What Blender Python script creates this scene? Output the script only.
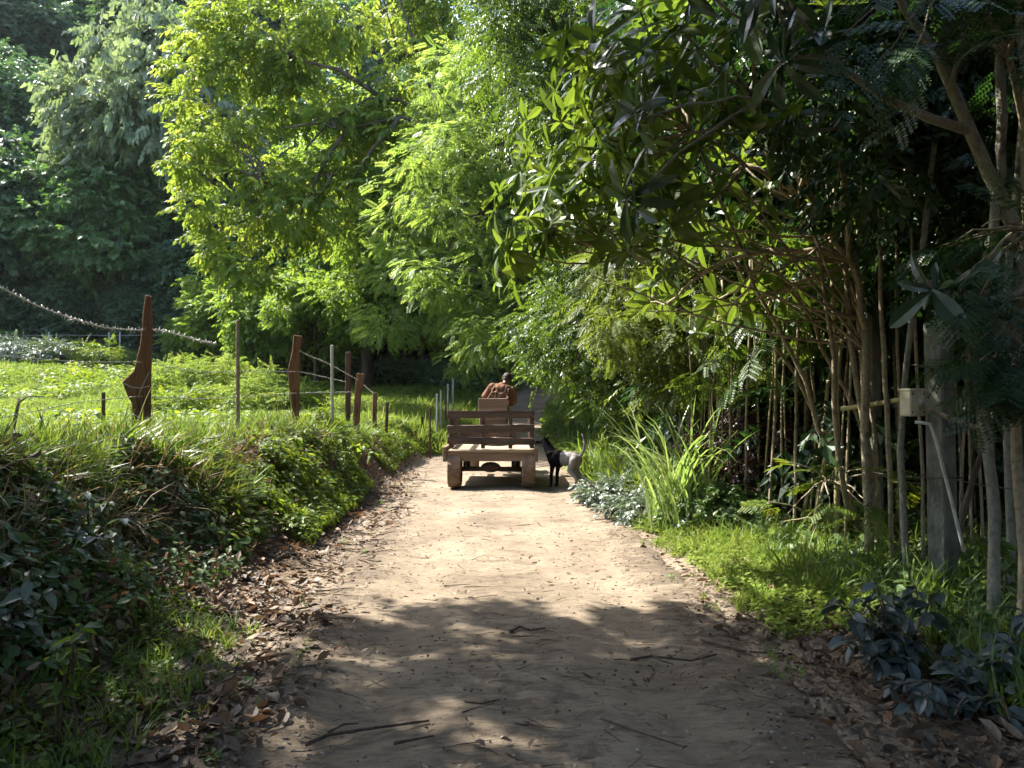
import bpy, math
import numpy as np
from mathutils import Vector, Matrix

for o in list(bpy.data.objects):
    bpy.data.objects.remove(o)
SC = bpy.context.scene
COL = SC.collection

# ------------------------------------------------------------------ camera
FPX = 770.0
CAMZ = 1.5
HOR = 400.0
PITCH = math.atan((HOR - 384.0) / FPX)
cd = bpy.data.cameras.new("camera")
cam = bpy.data.objects.new("camera", cd)
COL.objects.link(cam)
cd.sensor_width = 36.0
cd.lens = FPX / 1024.0 * 36.0
cd.clip_start = 0.05
cd.clip_end = 3000
cam.location = (0, 0, CAMZ)
cam.rotation_euler = (math.pi / 2 + PITCH, 0, 0)
SC.camera = cam

# ------------------------------------------------------------------ sky, sun, exposure
SUNV = Vector((-0.74, 0.40, 1.0)).normalized()
elev = math.asin(SUNV.z)
w = bpy.data.worlds.new("World")
SC.world = w
w.use_nodes = True
nt = w.node_tree
bg = nt.nodes["Background"]
sky = nt.nodes.new("ShaderNodeTexSky")
sky.sky_type = 'NISHITA'
sky.sun_disc = False
sky.sun_elevation = elev
sky.sun_rotation = math.atan2(SUNV.x, SUNV.y)
sky.air_density = 1.0
sky.dust_density = 1.5
nt.links.new(sky.outputs[0], bg.inputs[0])
bg.inputs[1].default_value = 0.15
sd = bpy.data.lights.new("sun", 'SUN')
sd.energy = 4.6
sd.angle = math.radians(0.5)
sd.color = (1.0, 0.95, 0.86)
sun = bpy.data.objects.new("sun", sd)
COL.objects.link(sun)
sun.rotation_euler = (-SUNV).to_track_quat('-Z', 'Y').to_euler()
sun.location = (-20, 20, 40)
SC.view_settings.view_transform = 'Standard'
SC.view_settings.look = 'None'
SC.view_settings.gamma = 1.0
SC.view_settings.exposure = 2.2
SC.render.engine = 'CYCLES'
cy = SC.cycles
cy.max_bounces = 6
cy.diffuse_bounces = 4
cy.glossy_bounces = 2
cy.transmission_bounces = 4
cy.transparent_max_bounces = 4
cy.caustics_reflective = False
cy.caustics_refractive = False
cy.sample_clamp_indirect = 4.0
cy.use_denoising = True
try:
    cy.denoiser = 'OPENIMAGEDENOISE'
    cy.denoising_input_passes = 'RGB_ALBEDO_NORMAL'
    cy.denoising_prefilter = 'ACCURATE'
except Exception:
    pass

# ------------------------------------------------------------------ helpers
RNG = np.random.default_rng(7)
cp, sp = math.cos(PITCH), math.sin(PITCH)


def P(px, py, Y):
    """world point seen at pixel (px,py) at depth Y"""
    dx = (px - 512.0) / FPX
    dz = (384.0 - py) / FPX
    vy = cp - dz * sp
    vz = sp + dz * cp
    t = Y / vy
    return np.array((dx * t, Y, CAMZ + vz * t))


def sstep(a, b, x):
    t = np.clip((x - a) / (b - a), 0, 1)
    return t * t * (3 - 2 * t)


_ng = np.random.default_rng(3).random((64, 64))


def vnoise(x, y):
    x = np.asarray(x, float); y = np.asarray(y, float)
    xi = np.floor(x).astype(int); yi = np.floor(y).astype(int)
    fx = x - xi; fy = y - yi
    fx = fx * fx * (3 - 2 * fx); fy = fy * fy * (3 - 2 * fy)
    a = _ng[xi % 64, yi % 64]; b = _ng[(xi + 1) % 64, yi % 64]
    c = _ng[xi % 64, (yi + 1) % 64]; d = _ng[(xi + 1) % 64, (yi + 1) % 64]
    return (a * (1 - fx) + b * fx) * (1 - fy) + (c * (1 - fx) + d * fx) * fy - 0.5


def fbm(x, y):
    return vnoise(x, y) + 0.5 * vnoise(2.1 * x + 7, 2.1 * y + 3) + 0.25 * vnoise(4.3 * x + 1, 4.3 * y + 9)


def setprops(o, label=None, cat=None, group=None, kind=None):
    if label: o["label"] = label
    if cat: o["category"] = cat
    if group: o["group"] = group
    if kind: o["kind"] = kind
    return o


def npmesh(name, V, F, rnd=None, smooth=False, mats=None, midx=None):
    """V (n,3), F (m,3) or (m,4) int"""
    me = bpy.data.meshes.new(name)
    V = np.ascontiguousarray(V, dtype=np.float32); F = np.ascontiguousarray(F, dtype=np.int32)
    n, m, k = len(V), len(F), F.shape[1]
    me.vertices.add(n); me.vertices.foreach_set("co", V.ravel())
    me.loops.add(m * k); me.loops.foreach_set("vertex_index", F.ravel())
    me.polygons.add(m)
    me.polygons.foreach_set("loop_start", np.arange(0, m * k, k, dtype=np.int32))
    me.polygons.foreach_set("loop_total", np.full(m, k, dtype=np.int32))
    if smooth:
        me.polygons.foreach_set("use_smooth", np.ones(m, dtype=bool))
    else:
        me.polygons.foreach_set("use_smooth", np.zeros(m, dtype=bool))
    if rnd is not None:
        at = me.attributes.new("rnd", 'FLOAT', 'FACE')
        at.data.foreach_set("value", np.ascontiguousarray(rnd, dtype=np.float32))
    for mm in (mats or []):
        me.materials.append(mm)
    if midx is not None:
        me.polygons.foreach_set("material_index", np.ascontiguousarray(midx, dtype=np.int32))
    me.update(calc_edges=True)
    return me


def link(name, me, mat=None, parent=None, **kw):
    if mat is not None and len(me.materials) == 0:
        me.materials.append(mat)
    o = bpy.data.objects.new(name, me)
    COL.objects.link(o)
    if parent is not None:
        o.parent = parent
    return setprops(o, **kw)


def empty(name, loc, label, cat, group=None, rz=0.0):
    o = bpy.data.objects.new(name, None)
    COL.objects.link(o)
    o.location = loc
    o.rotation_euler = (0, 0, rz)
    o.empty_display_size = 0.2
    return setprops(o, label, cat, group)


class MB:
    """collects tubes, boxes, ellipsoids into one mesh"""
    def __init__(s):
        s.v = []; s.f = []; s.n = 0

    def add(s, V, F):
        V = np.asarray(V, float)
        s.v.append(V)
        s.f += [tuple(int(i) + s.n for i in f) for f in F]
        s.n += len(V)
        return s

    def tube(s, pts, rad, sides=6, cap=True):
        pts = np.asarray(pts, float); k = len(pts)
        rad = np.broadcast_to(np.asarray(rad, float), (k,))
        tan = np.gradient(pts, axis=0)
        tan /= np.linalg.norm(tan, axis=1, keepdims=True) + 1e-9
        ref = np.array((0.13, 0.21, 1.0)) if abs(tan[0][2]) < 0.8 else np.array((1.0, 0.1, 0.05))
        V = []
        for i in range(k):
            a = np.cross(tan[i], ref); a /= np.linalg.norm(a) + 1e-9
            b = np.cross(tan[i], a)
            th = np.arange(sides) * 2 * math.pi / sides
            V.append(pts[i] + rad[i] * (np.cos(th)[:, None] * a + np.sin(th)[:, None] * b))
        V = np.concatenate(V)
        F = []
        for i in range(k - 1):
            for j in range(sides):
                j2 = (j + 1) % sides
                F.append((i * sides + j, (i + 1) * sides + j, (i + 1) * sides + j2, i * sides + j2))
        if cap:
            F.append(tuple(range(sides)))
            F.append(tuple(range(k * sides - 1, (k - 1) * sides - 1, -1)))
        return s.add(V, F)

    def box(s, lo, hi, bev=0.0, M=None, jit=0.0):
        lo = np.array(lo, float); hi = np.array(hi, float)
        b = bev
        if b <= 0:
            V = np.array([[(lo, hi)[i][0], (lo, hi)[j][1], (lo, hi)[k][2]] for i in (0, 1) for j in (0, 1) for k in (0, 1)])
            F = [(0, 1, 3, 2), (4, 6, 7, 5), (0, 4, 5, 1), (2, 3, 7, 6), (0, 2, 6, 4), (1, 5, 7, 3)]
        else:
            # chamfered box: 24 verts
            V = []; idx = {}
            for i in (0, 1):
                for j in (0, 1):
                    for k in (0, 1):
                        c = np.array([(lo, hi)[i][0], (lo, hi)[j][1], (lo, hi)[k][2]])
                        sg = np.array([1 if i == 0 else -1, 1 if j == 0 else -1, 1 if k == 0 else -1])
                        for ax in range(3):
                            d = sg * b; d[ax] = 0
                            idx[(i, j, k, ax)] = len(V); V.append(c + d)
            V = np.array(V); F = []
            for ax in range(3):
                for sv in (0, 1):
                    o1, o2 = [a for a in range(3) if a != ax]
                    q = []
                    for (p1, p2) in ((0, 0), (1, 0), (1, 1), (0, 1)):
                        c = [0, 0, 0]; c[ax] = sv; c[o1] = p1; c[o2] = p2
                        q.append(idx[(*c, ax)])
                    F.append(tuple(q))
            for ax in range(3):
                o1, o2 = [a for a in range(3) if a != ax]
                for p1 in (0, 1):
                    for p2 in (0, 1):
                        c0 = [0, 0, 0]; c1 = [0, 0, 0]
                        c0[ax] = 0; c1[ax] = 1; c0[o1] = c1[o1] = p1; c0[o2] = c1[o2] = p2
                        F.append((idx[(*c0, o1)], idx[(*c1, o1)], idx[(*c1, o2)], idx[(*c0, o2)]))
            for i in (0, 1):
                for j in (0, 1):
                    for k in (0, 1):
                        F.append((idx[(i, j, k, 0)], idx[(i, j, k, 1)], idx[(i, j, k, 2)]))
        if jit:
            V = V + RNG.normal(0, jit, V.shape)
        if M is not None:
            V = np.array([tuple(M @ Vector(p)) for p in V])
        return s.add(V, F)

    def ell(s, c, r, seg=12, ring=8, M=None):
        V = []; F = []
        for i in range(ring + 1):
            ph = math.pi * i / ring
            for j in range(seg):
                th = 2 * math.pi * j / seg
                V.append((r[0] * math.sin(ph) * math.cos(th), r[1] * math.sin(ph) * math.sin(th), r[2] * math.cos(ph)))
        for i in range(ring):
            for j in range(seg):
                j2 = (j + 1) % seg
                F.append((i * seg + j, (i + 1) * seg + j, (i + 1) * seg + j2, i * seg + j2))
        V = np.array(V)
        if M is not None:
            V = np.array([tuple(M @ Vector(p)) for p in V])
        return s.add(V + np.array(c, float), F)

    def build(s, name, mat, parent=None, smooth=True, fixn=True, **kw):
        me = bpy.data.meshes.new(name)
        V = np.concatenate(s.v)
        me.from_pydata([tuple(p) for p in V], [], s.f)
        if fixn:
            import bmesh
            bm = bmesh.new(); bm.from_mesh(me)
            bmesh.ops.recalc_face_normals(bm, faces=bm.faces)
            bm.to_mesh(me); bm.free()
        if smooth:
            me.polygons.foreach_set("use_smooth", np.ones(len(me.polygons), dtype=bool))
        me.update()
        return link(name, me, mat, parent, **kw)


# ---- leaf templates: (verts, tris, leafid-per-tri); leaf axis +Y, normal +Z
def leaf2(wd=0.2, fold=0.06, droop=0.0):
    V = np.array([(0, 0, 0), (wd, .45, fold), (0, 1, -droop), (-wd, .45, fold)], float)
    F = np.array([(0, 1, 2), (0, 2, 3)])
    return V, F


def leaf6(wd=0.2, fold=0.06, droop=0.12, back=0.5):
    V = np.array([(0, 0, 0), (wd * .75, back * .5, fold), (wd, back + .08, fold - droop * .3), (0, 1, -droop),
                  (-wd, back + .08, fold - droop * .3), (-wd * .75, back * .5, fold), (0, back, -droop * .15)], float)
    F = np.array([(0, 1, 6), (1, 2, 6), (2, 3, 6), (6, 3, 4), (6, 4, 5), (6, 5, 0)])
    return V, F


def bigleaf(wd=0.17, droop=0.25, n=6, pk=1.25):
    V = []; F = []
    for i in range(n + 1):
        t = i / n
        wv = wd * (.12 + .88 * math.sin(math.pi * (t ** pk) * .96 + .04) ** .75) if i < n else wd * .18
        z = -droop * t * t
        V += [(-wv, t, z + .25 * wv), (0, t, z), (wv, t, z + .25 * wv)]
    for i in range(n):
        a = i * 3
        for k in (0, 1):
            F += [(a + k, a + k + 1, a + k + 4), (a + k, a + k + 4, a + k + 3)]
    return np.array(V), np.array(F)


def blade(bend=0.6, wd=0.02, n=4, lean=0.2):
    V = []; F = []
    for i in range(n + 1):
        t = i / n
        wv = wd * (1 - t ** 1.8) + 0.0006
        y = lean * t + bend * t * t * .55
        z = t * (1 - .28 * bend * t) - 0.25 * max(0, bend - .6) * t ** 3
        V += [(-wv, y, z), (wv, y, z)]
    for i in range(n):
        a = 2 * i
        F += [(a, a + 1, a + 3), (a, a + 3, a + 2)]
    return np.array(V), np.array(F)


def arch(th0=.1, th1=2.2, wd=.01, n=9):
    V = []; F = []; y = z = 0.0
    for i in range(n + 1):
        t = i / n
        wv = wd * min(1, .4 + 3 * t) * (1 - t ** 2.2) + .0005
        V += [(-wv, y, z), (wv, y, z)]
        th = th0 + (th1 - th0) * t ** 1.7
        y += math.sin(th) / n; z += math.cos(th) / n
    for i in range(n):
        a = 2 * i
        F += [(a, a + 1, a + 3), (a, a + 3, a + 2)]
    return np.array(V), np.array(F)


def basis(d, u):
    d = d / (np.linalg.norm(d, axis=-1, keepdims=True) + 1e-9)
    z = u - (u * d).sum(-1, keepdims=True) * d
    z = z / (np.linalg.norm(z, axis=-1, keepdims=True) + 1e-9)
    x = np.cross(d, z)
    return np.stack([x, d, z], axis=-1)   # columns


def merge(parts):
    """parts: list of (V,F,id) -> template"""
    Vs = []; Fs = []; Is = []; n = 0
    for k, (V, F) in enumerate(parts):
        Vs.append(V); Fs.append(F + n); Is.append(np.full(len(F), k)); n += len(V)
    return np.concatenate(Vs), np.concatenate(Fs), np.concatenate(Is)


def place(V, pos, d, u, s):
    B = basis(np.array(d, float)[None], np.array(u, float)[None])[0]
    return (V * s) @ B.T + np.array(pos, float)


def spray(rng, base, n=9, L=1.0, leafL=0.35, droop=0.3, twist=0.5, alt=True):
    parts = []
    for i in range(n):
        t = 0.12 + 0.88 * i / (n - 1)
        sd_ = 1 if i % 2 else -1
        if i == n - 1: ang = 0
        else: ang = sd_ * (0.9 - 0.35 * t)
        dd = np.array((math.sin(ang), math.cos(ang), -droop + rng.normal(0, .15)))
        uu = np.array((rng.normal(0, twist), rng.normal(0, twist), 1))
        parts.append((place(base[0], (0, t * L, -droop * .35 * t * t * L), dd, uu, leafL * rng.uniform(.75, 1.15)), base[1]))
    return merge(parts)


def pinnate(rng, n=9, L=1.0, leafL=0.2, wd=.22, droop=0.3):
    base = leaf2(wd, .03)
    parts = []
    for i in range(n):
        t = .15 + .85 * i / n
        for sd_ in (-1, 1):
            ang = sd_ * (1.25 - .3 * t)
            dd = (math.sin(ang), math.cos(ang), -.15)
            ll = leafL * (1 - .45 * abs(t - .45)) * rng.uniform(.9, 1.1)
            parts.append((place(base[0], (0, t * L, -droop * .5 * t * t * L), dd, (rng.normal(0, .15), 0, 1), ll), base[1]))
    return merge(parts)


def bipinnate(rng, n=4):
    """feathery twice-divided frond"""
    pv, pf, _ = pinnate(rng, 8, 1.0, .22, .24, .25)
    parts = []
    for i in range(n):
        t = .2 + .8 * i / n
        for sd_ in (-1, 1):
            ang = sd_ * (1.05 - .35 * t)
            dd = (math.sin(ang), math.cos(ang), -.25)
            parts.append((place(pv, (0, t, -.2 * t * t), dd, (0, 0, 1), .5 * (1 - .4 * abs(t - .4))), pf))
    return merge(parts)


def tuft(rng, n=7, wd=.02, spread=.12, bend=(.3, 1.0), hv=(.6, 1.1)):
    parts = []
    for i in range(n):
        b = blade(rng.uniform(*bend), wd, 3, rng.uniform(.05, .35))
        a = rng.uniform(0, 2 * math.pi); c, s_ = math.cos(a), math.sin(a)
        R = np.array([(c, -s_, 0), (s_, c, 0), (0, 0, 1)])
        V = (b[0] * rng.uniform(*hv)) @ R.T + np.array((rng.normal(0, spread), rng.normal(0, spread), 0))
        parts.append((V, b[1]))
    return merge(parts)


def herb(rng, n=8, base=None, h=.6, leafL=.35):
    """small broad-leaved weed: leaves set on an unseen thin stem"""
    base = base or leaf6(.28, .05, .15)
    parts = []
    for i in range(n):
        t = i / n; a = i * 2.4 + rng.uniform(-.4, .4)
        z = .1 + h * t
        dd = (math.cos(a), math.sin(a), .15 - .3 * (1 - t) + rng.normal(0, .1))
        r = .04
        parts.append((place(base[0], (math.cos(a) * r, math.sin(a) * r, z), dd, (rng.normal(0, .2), rng.normal(0, .2), 1), leafL * rng.uniform(.7, 1.15)), base[1]))
    stem = np.array([(-.012, 0, 0), (.012, 0, 0), (0, 0, h + .1)])
    parts.append((stem, np.array([(0, 1, 2)])))
    return merge(parts)


def scatter(name, temps, pos, d, u, s, rng, mat, parent=None, share=None, **kw):
    """place randomly chosen templates; returns object"""
    N = len(pos)
    pos = np.asarray(pos, float); s = np.broadcast_to(np.asarray(s, float), (N,))
    B = basis(np.asarray(d, float), np.asarray(u, float))
    pick = rng.integers(0, len(temps), N)
    Vs = []; Fs = []; Rs = []; off = 0
    for k, (tv, tf, ti) in enumerate(temps):
        sel = np.where(pick == k)[0]
        if len(sel) == 0: continue
        V = np.einsum('nij,vj->nvi', B[sel] * s[sel, None, None], tv) + pos[sel][:, None, :]
        m = len(sel)
        F = tf[None] + (np.arange(m) * len(tv))[:, None, None] + off
        nl = ti.max() + 1
        r = (rng.random((m, 1)) * .55 + rng.random((m, nl)) * .45)[:, ti]
        Vs.append(V.reshape(-1, 3)); Fs.append(F.reshape(-1, 3)); Rs.append(r.ravel())
        off += m * len(tv)
    me = npmesh(name, np.concatenate(Vs), np.concatenate(Fs), np.concatenate(Rs))
    if share is not None:
        return me
    return link(name, me, mat, parent, **kw)


def rdir(rng, N):
    v = rng.normal(0, 1, (N, 3))
    return v / np.linalg.norm(v, axis=1, keepdims=True)


def inpoly(x, y, poly):
    c = np.zeros(len(x), bool); n = len(poly)
    for i in range(n):
        x1, y1 = poly[i]; x2, y2 = poly[(i + 1) % n]
        cond = ((y1 > y) != (y2 > y)) & (x < (x2 - x1) * (y - y1) / (y2 - y1 + 1e-12) + x1)
        c ^= cond
    return c


def clumps_in(rng, poly, Y0, Y1, n):
    """clump centres whose outline, seen from the road, fills poly"""
    xs = [p[0] for p in poly]; ys = [p[1] for p in poly]
    out = []
    while len(out) < n:
        x = rng.uniform(min(xs), max(xs), 64); y = rng.uniform(min(ys), max(ys), 64)
        ok = inpoly(x, y, poly)
        for a, b in zip(x[ok], y[ok]):
            out.append(P(a, b, rng.uniform(Y0, Y1)))
    return np.array(out[:n])


def foliage(rng, centres, rads, per, flat=.65, out=1.0, droop=.35, cen=None):
    """spray positions/directions on clump volumes"""
    N = len(centres); idx = np.repeat(np.arange(N), per)
    dv = rdir(rng, len(idx))
    rr = rads[idx] * (.35 + .65 * rng.random(len(idx)) ** .6)
    off = dv * rr[:, None]; off[:, 2] *= flat
    pos = centres[idx] + off
    d = dv * out + rng.normal(0, .35, dv.shape); d[:, 2] = d[:, 2] * .5 - droop
    u = np.array((0, 0, 1.0)) + rng.normal(0, .45, dv.shape)
    return pos, d, u


def curve(a, b, sag=0.0, n=7, wob=0.0, rng=None, up=None):
    a = np.array(a, float); b = np.array(b, float)
    t = np.linspace(0, 1, n)[:, None]
    p = a * (1 - t) + b * t
    p[:, 2] += sag * np.sin(math.pi * t[:, 0])
    if wob and rng is not None:
        ww = rng.normal(0, wob, p.shape); ww[0] = 0; ww[-1] = 0
        p += ww
    return p


# ------------------------------------------------------------------ materials
def newmat(name):
    m = bpy.data.materials.new(name); m.use_nodes = True
    n = m.node_tree.nodes; l = m.node_tree.links
    for x in list(n): n.remove(x)
    out = n.new("ShaderNodeOutputMaterial")
    return m, n, l, out


def ramp(n, stops):
    r = n.new("ShaderNodeValToRGB")
    e = r.color_ramp.elements
    while len(e) > len(stops): e.remove(e[-1])
    while len(e) < len(stops): e.new(.5)
    for k, (p, c) in enumerate(stops):
        e[k].position = p; e[k].color = (*c, 1)
    return r


def leafmat(name, cols, trans=.42, tcol=None, rough=.42, spec=.4):
    m, n, l, out = newmat(name)
    at = n.new("ShaderNodeAttribute"); at.attribute_name = "rnd"
    k = len(cols)
    r = ramp(n, [(i / (k - 1) if k > 1 else 0, c) for i, c in enumerate(cols)])
    l.new(at.outputs["Fac"], r.inputs[0])
    p = n.new("ShaderNodeBsdfPrincipled")
    p.inputs["Roughness"].default_value = rough
    p.inputs["Specular IOR Level"].default_value = spec
    l.new(r.outputs[0], p.inputs["Base Color"])
    tr = n.new("ShaderNodeBsdfTranslucent")
    mx = n.new("ShaderNodeMix"); mx.data_type = 'RGBA'; mx.blend_type = 'MULTIPLY'
    mx.inputs["Factor"].default_value = 1.0
    l.new(r.outputs[0], mx.inputs["A"])
    tc = tcol or (2.4, 2.2, 0.9)
    mx.inputs["B"].default_value = (*tc, 1)
    l.new(mx.outputs["Result"], tr.inputs[0])
    ms = n.new("ShaderNodeMixShader"); ms.inputs[0].default_value = trans
    l.new(p.outputs[0], ms.inputs[1]); l.new(tr.outputs[0], ms.inputs[2])
    l.new(ms.outputs[0], out.inputs[0])
    return m


def surfmat(name, c1, c2, scale=6.0, rough=.85, bump=.3, bscale=None, spec=.25, stretch=None, c3=None, metal=0.0, dist=.02, coord="Object"):
    m, n, l, out = newmat(name)
    tc = n.new("ShaderNodeTexCoord")
    mp = n.new("ShaderNodeMapping")
    if stretch: mp.inputs["Scale"].default_value = stretch
    l.new(tc.outputs[coord], mp.inputs[0])
    ns = n.new("ShaderNodeTexNoise"); ns.inputs["Scale"].default_value = scale
    ns.inputs["Detail"].default_value = 6; ns.inputs["Roughness"].default_value = .62
    l.new(mp.outputs[0], ns.inputs[0])
    stops = [(.32, c1), (.68, c2)] if c3 is None else [(.3, c1), (.5, c2), (.7, c3)]
    r = ramp(n, stops)
    l.new(ns.outputs[0], r.inputs[0])
    p = n.new("ShaderNodeBsdfPrincipled")
    p.inputs["Roughness"].default_value = rough
    p.inputs["Specular IOR Level"].default_value = spec
    p.inputs["Metallic"].default_value = metal
    l.new(r.outputs[0], p.inputs["Base Color"])
    n2 = n.new("ShaderNodeTexNoise"); n2.inputs["Scale"].default_value = bscale or scale * 4
    n2.inputs["Detail"].default_value = 5
    l.new(mp.outputs[0], n2.inputs[0])
    b = n.new("ShaderNodeBump"); b.inputs["Strength"].default_value = bump; b.inputs["Distance"].default_value = dist
    l.new(n2.outputs[0], b.inputs["Height"]); l.new(b.outputs[0], p.inputs["Normal"])
    l.new(p.outputs[0], out.inputs[0])
    return m


M = {}
M['leaf_bright'] = leafmat("leaf_bright", [(.07, .125, .02), (.125, .185, .028), (.21, .245, .04)], .5, (2.0, 1.8, 1.2), .5, .3)
M['leaf_feather'] = leafmat("leaf_feather", [(.08, .14, .03), (.13, .20, .045), (.20, .26, .08)], .52, (2.1, 1.95, 1.2), .45, .35)
M['leaf_hedge'] = leafmat("leaf_hedge", [(.028, .055, .015), (.052, .092, .022), (.09, .135, .03)], .42, (2.0, 1.9, .6), .4, .35)
M['leaf_olive'] = leafmat("leaf_olive", [(.045, .07, .018), (.075, .11, .026), (.11, .145, .035)], .42, (2.0, 1.8, .9), .45, .3)
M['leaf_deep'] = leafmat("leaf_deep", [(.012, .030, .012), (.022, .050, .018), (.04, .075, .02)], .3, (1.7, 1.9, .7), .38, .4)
M['leaf_forest'] = leafmat("leaf_forest", [(.035, .070, .038), (.058, .105, .050), (.095, .14, .065)], .32, (1.5, 1.7, .8), .5, .3)
M['leaf_forest_pale'] = leafmat("leaf_forest_pale", [(.12, .165, .10), (.17, .21, .13), (.23, .26, .17)], .35, (1.5, 1.6, .8), .5, .3)
M['leaf_forest_vine'] = leafmat("leaf_forest_vine", [(.045, .09, .032), (.075, .135, .045), (.11, .17, .055)], .35, (1.6, 1.8, .8), .5, .3)
M['leaf_mound'] = leafmat("leaf_mound", [(.07, .13, .025), (.12, .19, .035), (.18, .24, .05)], .48, (2.0, 1.9, 1.0), .5, .25)
M['leaf_big'] = leafmat("leaf_big", [(.035, .070, .014), (.060, .10, .018), (.10, .15, .03)], .45, (2.4, 2.1, 1.0), .33, .5)
M['leaf_big_dark'] = leafmat("leaf_big_dark", [(.020, .042, .022), (.032, .060, .030)], .25, (1.6, 1.9, .8), .28, .55)
M['leaf_blue'] = leafmat("leaf_blue", [(.028, .040, .034), (.060, .075, .070), (.10, .115, .105)], .15, (1.4, 1.8, 1.2), .42, .4)
M['leaf_grey'] = leafmat("leaf_grey", [(.06, .08, .06), (.11, .14, .10), (.17, .19, .15)], .22, (1.5, 1.7, 1.0), .4, .5)
M['leaf_purple'] = leafmat("leaf_purple", [(.030, .014, .014), (.055, .026, .024), (.05, .05, .03)], .22, (2.2, .9, .8), .33, .5)
M['grass_field'] = leafmat("grass_field", [(.095, .165, .025), (.14, .21, .032), (.19, .24, .05), (.23, .23, .09)], .42, (1.5, 1.45, 1.1), .7, .1)
M['grass_bank'] = leafmat("grass_bank", [(.05, .10, .02), (.085, .145, .03), (.13, .18, .045), (.17, .17, .08)], .4, (1.8, 1.7, .7), .45, .3)
M['grass_tall'] = leafmat("grass_tall", [(.12, .20, .07), (.19, .27, .10), (.28, .33, .15)], .4, (1.6, 1.6, .8), .35, .5)
M['weed'] = leafmat("weed", [(.05, .09, .018), (.10, .155, .024), (.17, .21, .035)], .45, (2.0, 1.8, .7), .5, .25)
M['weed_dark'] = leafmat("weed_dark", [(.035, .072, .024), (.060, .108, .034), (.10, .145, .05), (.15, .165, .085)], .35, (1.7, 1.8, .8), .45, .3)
M['litter'] = leafmat("litter", [(.035, .023, .016), (.06, .04, .027), (.10, .07, .048), (.15, .11, .075), (.16, .085, .04), (.25, .20, .15)], .15, (1.4, 1.1, .8), .6, .3)
M['litter_dark'] = leafmat("litter_dark", [(.02, .015, .011), (.045, .032, .023), (.08, .055, .04)], .05, (1.2, 1, .8), .8, .15)
M['straw'] = leafmat("straw", [(.12, .085, .05), (.22, .16, .09), (.32, .25, .15)], .25, (1.4, 1.3, .9), .6, .25)
M['red_leaf'] = leafmat("red_leaf", [(.22, .02, .015), (.35, .04, .02)], .4, (1.8, .8, .6), .4, .4)
M['bark'] = surfmat("bark", (.045, .034, .024), (.13, .10, .075), 7, .9, .6, 22, stretch=(1, 1, .25))
M['bark_grey'] = surfmat("bark_grey", (.06, .058, .045), (.22, .21, .165), 14, .85, .7, 40, stretch=(1, 1, .7), c3=(.12, .125, .085))
M['bark_pale'] = surfmat("bark_pale", (.07, .058, .036), (.26, .215, .14), 16, .8, .6, 45, stretch=(1, 1, .7), c3=(.13, .115, .07))
M['bamboo'] = surfmat("bamboo", (.13, .115, .05), (.30, .26, .13), 5, .55, .15, 20, spec=.4, stretch=(1, 1, .2), c3=(.20, .21, .10))
M['twig'] = surfmat("twig", (.035, .024, .016), (.11, .08, .055), 20, .9, .4, 60)
M['post_rust'] = surfmat("post_rust", (.028, .016, .010), (.17, .085, .042), 16, .92, 1.0, 60, stretch=(1, 1, .10), c3=(.075, .038, .02))
M['post_dark'] = surfmat("post_dark", (.04, .022, .014), (.11, .06, .035), 10, .85, .5, 40, stretch=(1, 1, .2))
M['post_pale'] = surfmat("post_pale", (.24, .24, .20), (.42, .42, .36), 10, .85, .3, 40, stretch=(1, 1, .2))
M['concrete'] = surfmat("concrete", (.055, .058, .046), (.12, .125, .10), 6, .92, .8, 40, c3=(.20, .195, .17), stretch=(1, 1, .5))
M['wire'] = surfmat("wire", (.30, .28, .25), (.52, .50, .46), 60, .5, .1, 90, spec=.5, metal=.35)
M['wire_dark'] = surfmat("wire_dark", (.03, .025, .022), (.09, .06, .045), 60, .7, .1, 90)
M['pvc'] = surfmat("pvc", (.26, .25, .21), (.52, .50, .44), 12, .5, .05, 30, spec=.4)
M['cream'] = surfmat("cream", (.42, .38, .25), (.62, .58, .41), 14, .5, .08, 30, spec=.4)
M['dark_hole'] = surfmat("dark_hole", (.01, .01, .01), (.02, .02, .02), 9, .6, .0)
M['wood_red'] = surfmat("wood_red", (.05, .033, .026), (.125, .085, .062), 7, .75, .5, 26, stretch=(.25, 1, 2.5))
M['wood_bed'] = surfmat("wood_bed", (.20, .145, .095), (.37, .29, .20), 6, .8, .5, 26, stretch=(.2, 1, 3))
M['wood_beam'] = surfmat("wood_beam", (.11, .07, .045), (.24, .165, .11), 6, .8, .5, 26, stretch=(.2, 1, 3))
M['rubber'] = surfmat("rubber", (.10, .065, .045), (.24, .17, .115), 5, .95, .5, 30)
M['rim'] = surfmat("rim", (.10, .05, .03), (.22, .13, .08), 9, .7, .2, 30, metal=.3)
M['iron'] = surfmat("iron", (.025, .018, .014), (.08, .05, .035), 9, .7, .4, 40, metal=.3)
M['engine_paint'] = surfmat("engine_paint", (.02, .022, .02), (.05, .05, .045), 9, .5, .2, 30)
M['skin'] = surfmat("skin", (.16, .075, .045), (.22, .11, .065), 8, .55, .1, 50, spec=.4)
M['hair'] = surfmat("hair", (.014, .010, .008), (.05, .032, .022), 40, .6, .5, 90)
M['shirt'] = surfmat("shirt", (.105, .055, .034), (.20, .105, .065), 7, .95, 1.0, 9, dist=.06, spec=.1, stretch=(1.6, 1, .5))
M['trousers'] = surfmat("trousers", (.018, .018, .022), (.035, .035, .04), 6, .9, .4, 20)
M['cloth_pale'] = surfmat("cloth_pale", (.22, .20, .17), (.45, .42, .37), 6, .9, .5, 20)
M['dog_black'] = surfmat("dog_black", (.010, .009, .010), (.022, .020, .021), 30, .5, .4, 120, spec=.4)
M['stone'] = surfmat("stone", (.13, .11, .09), (.30, .26, .21), 9, .9, .5, 30)


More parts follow.
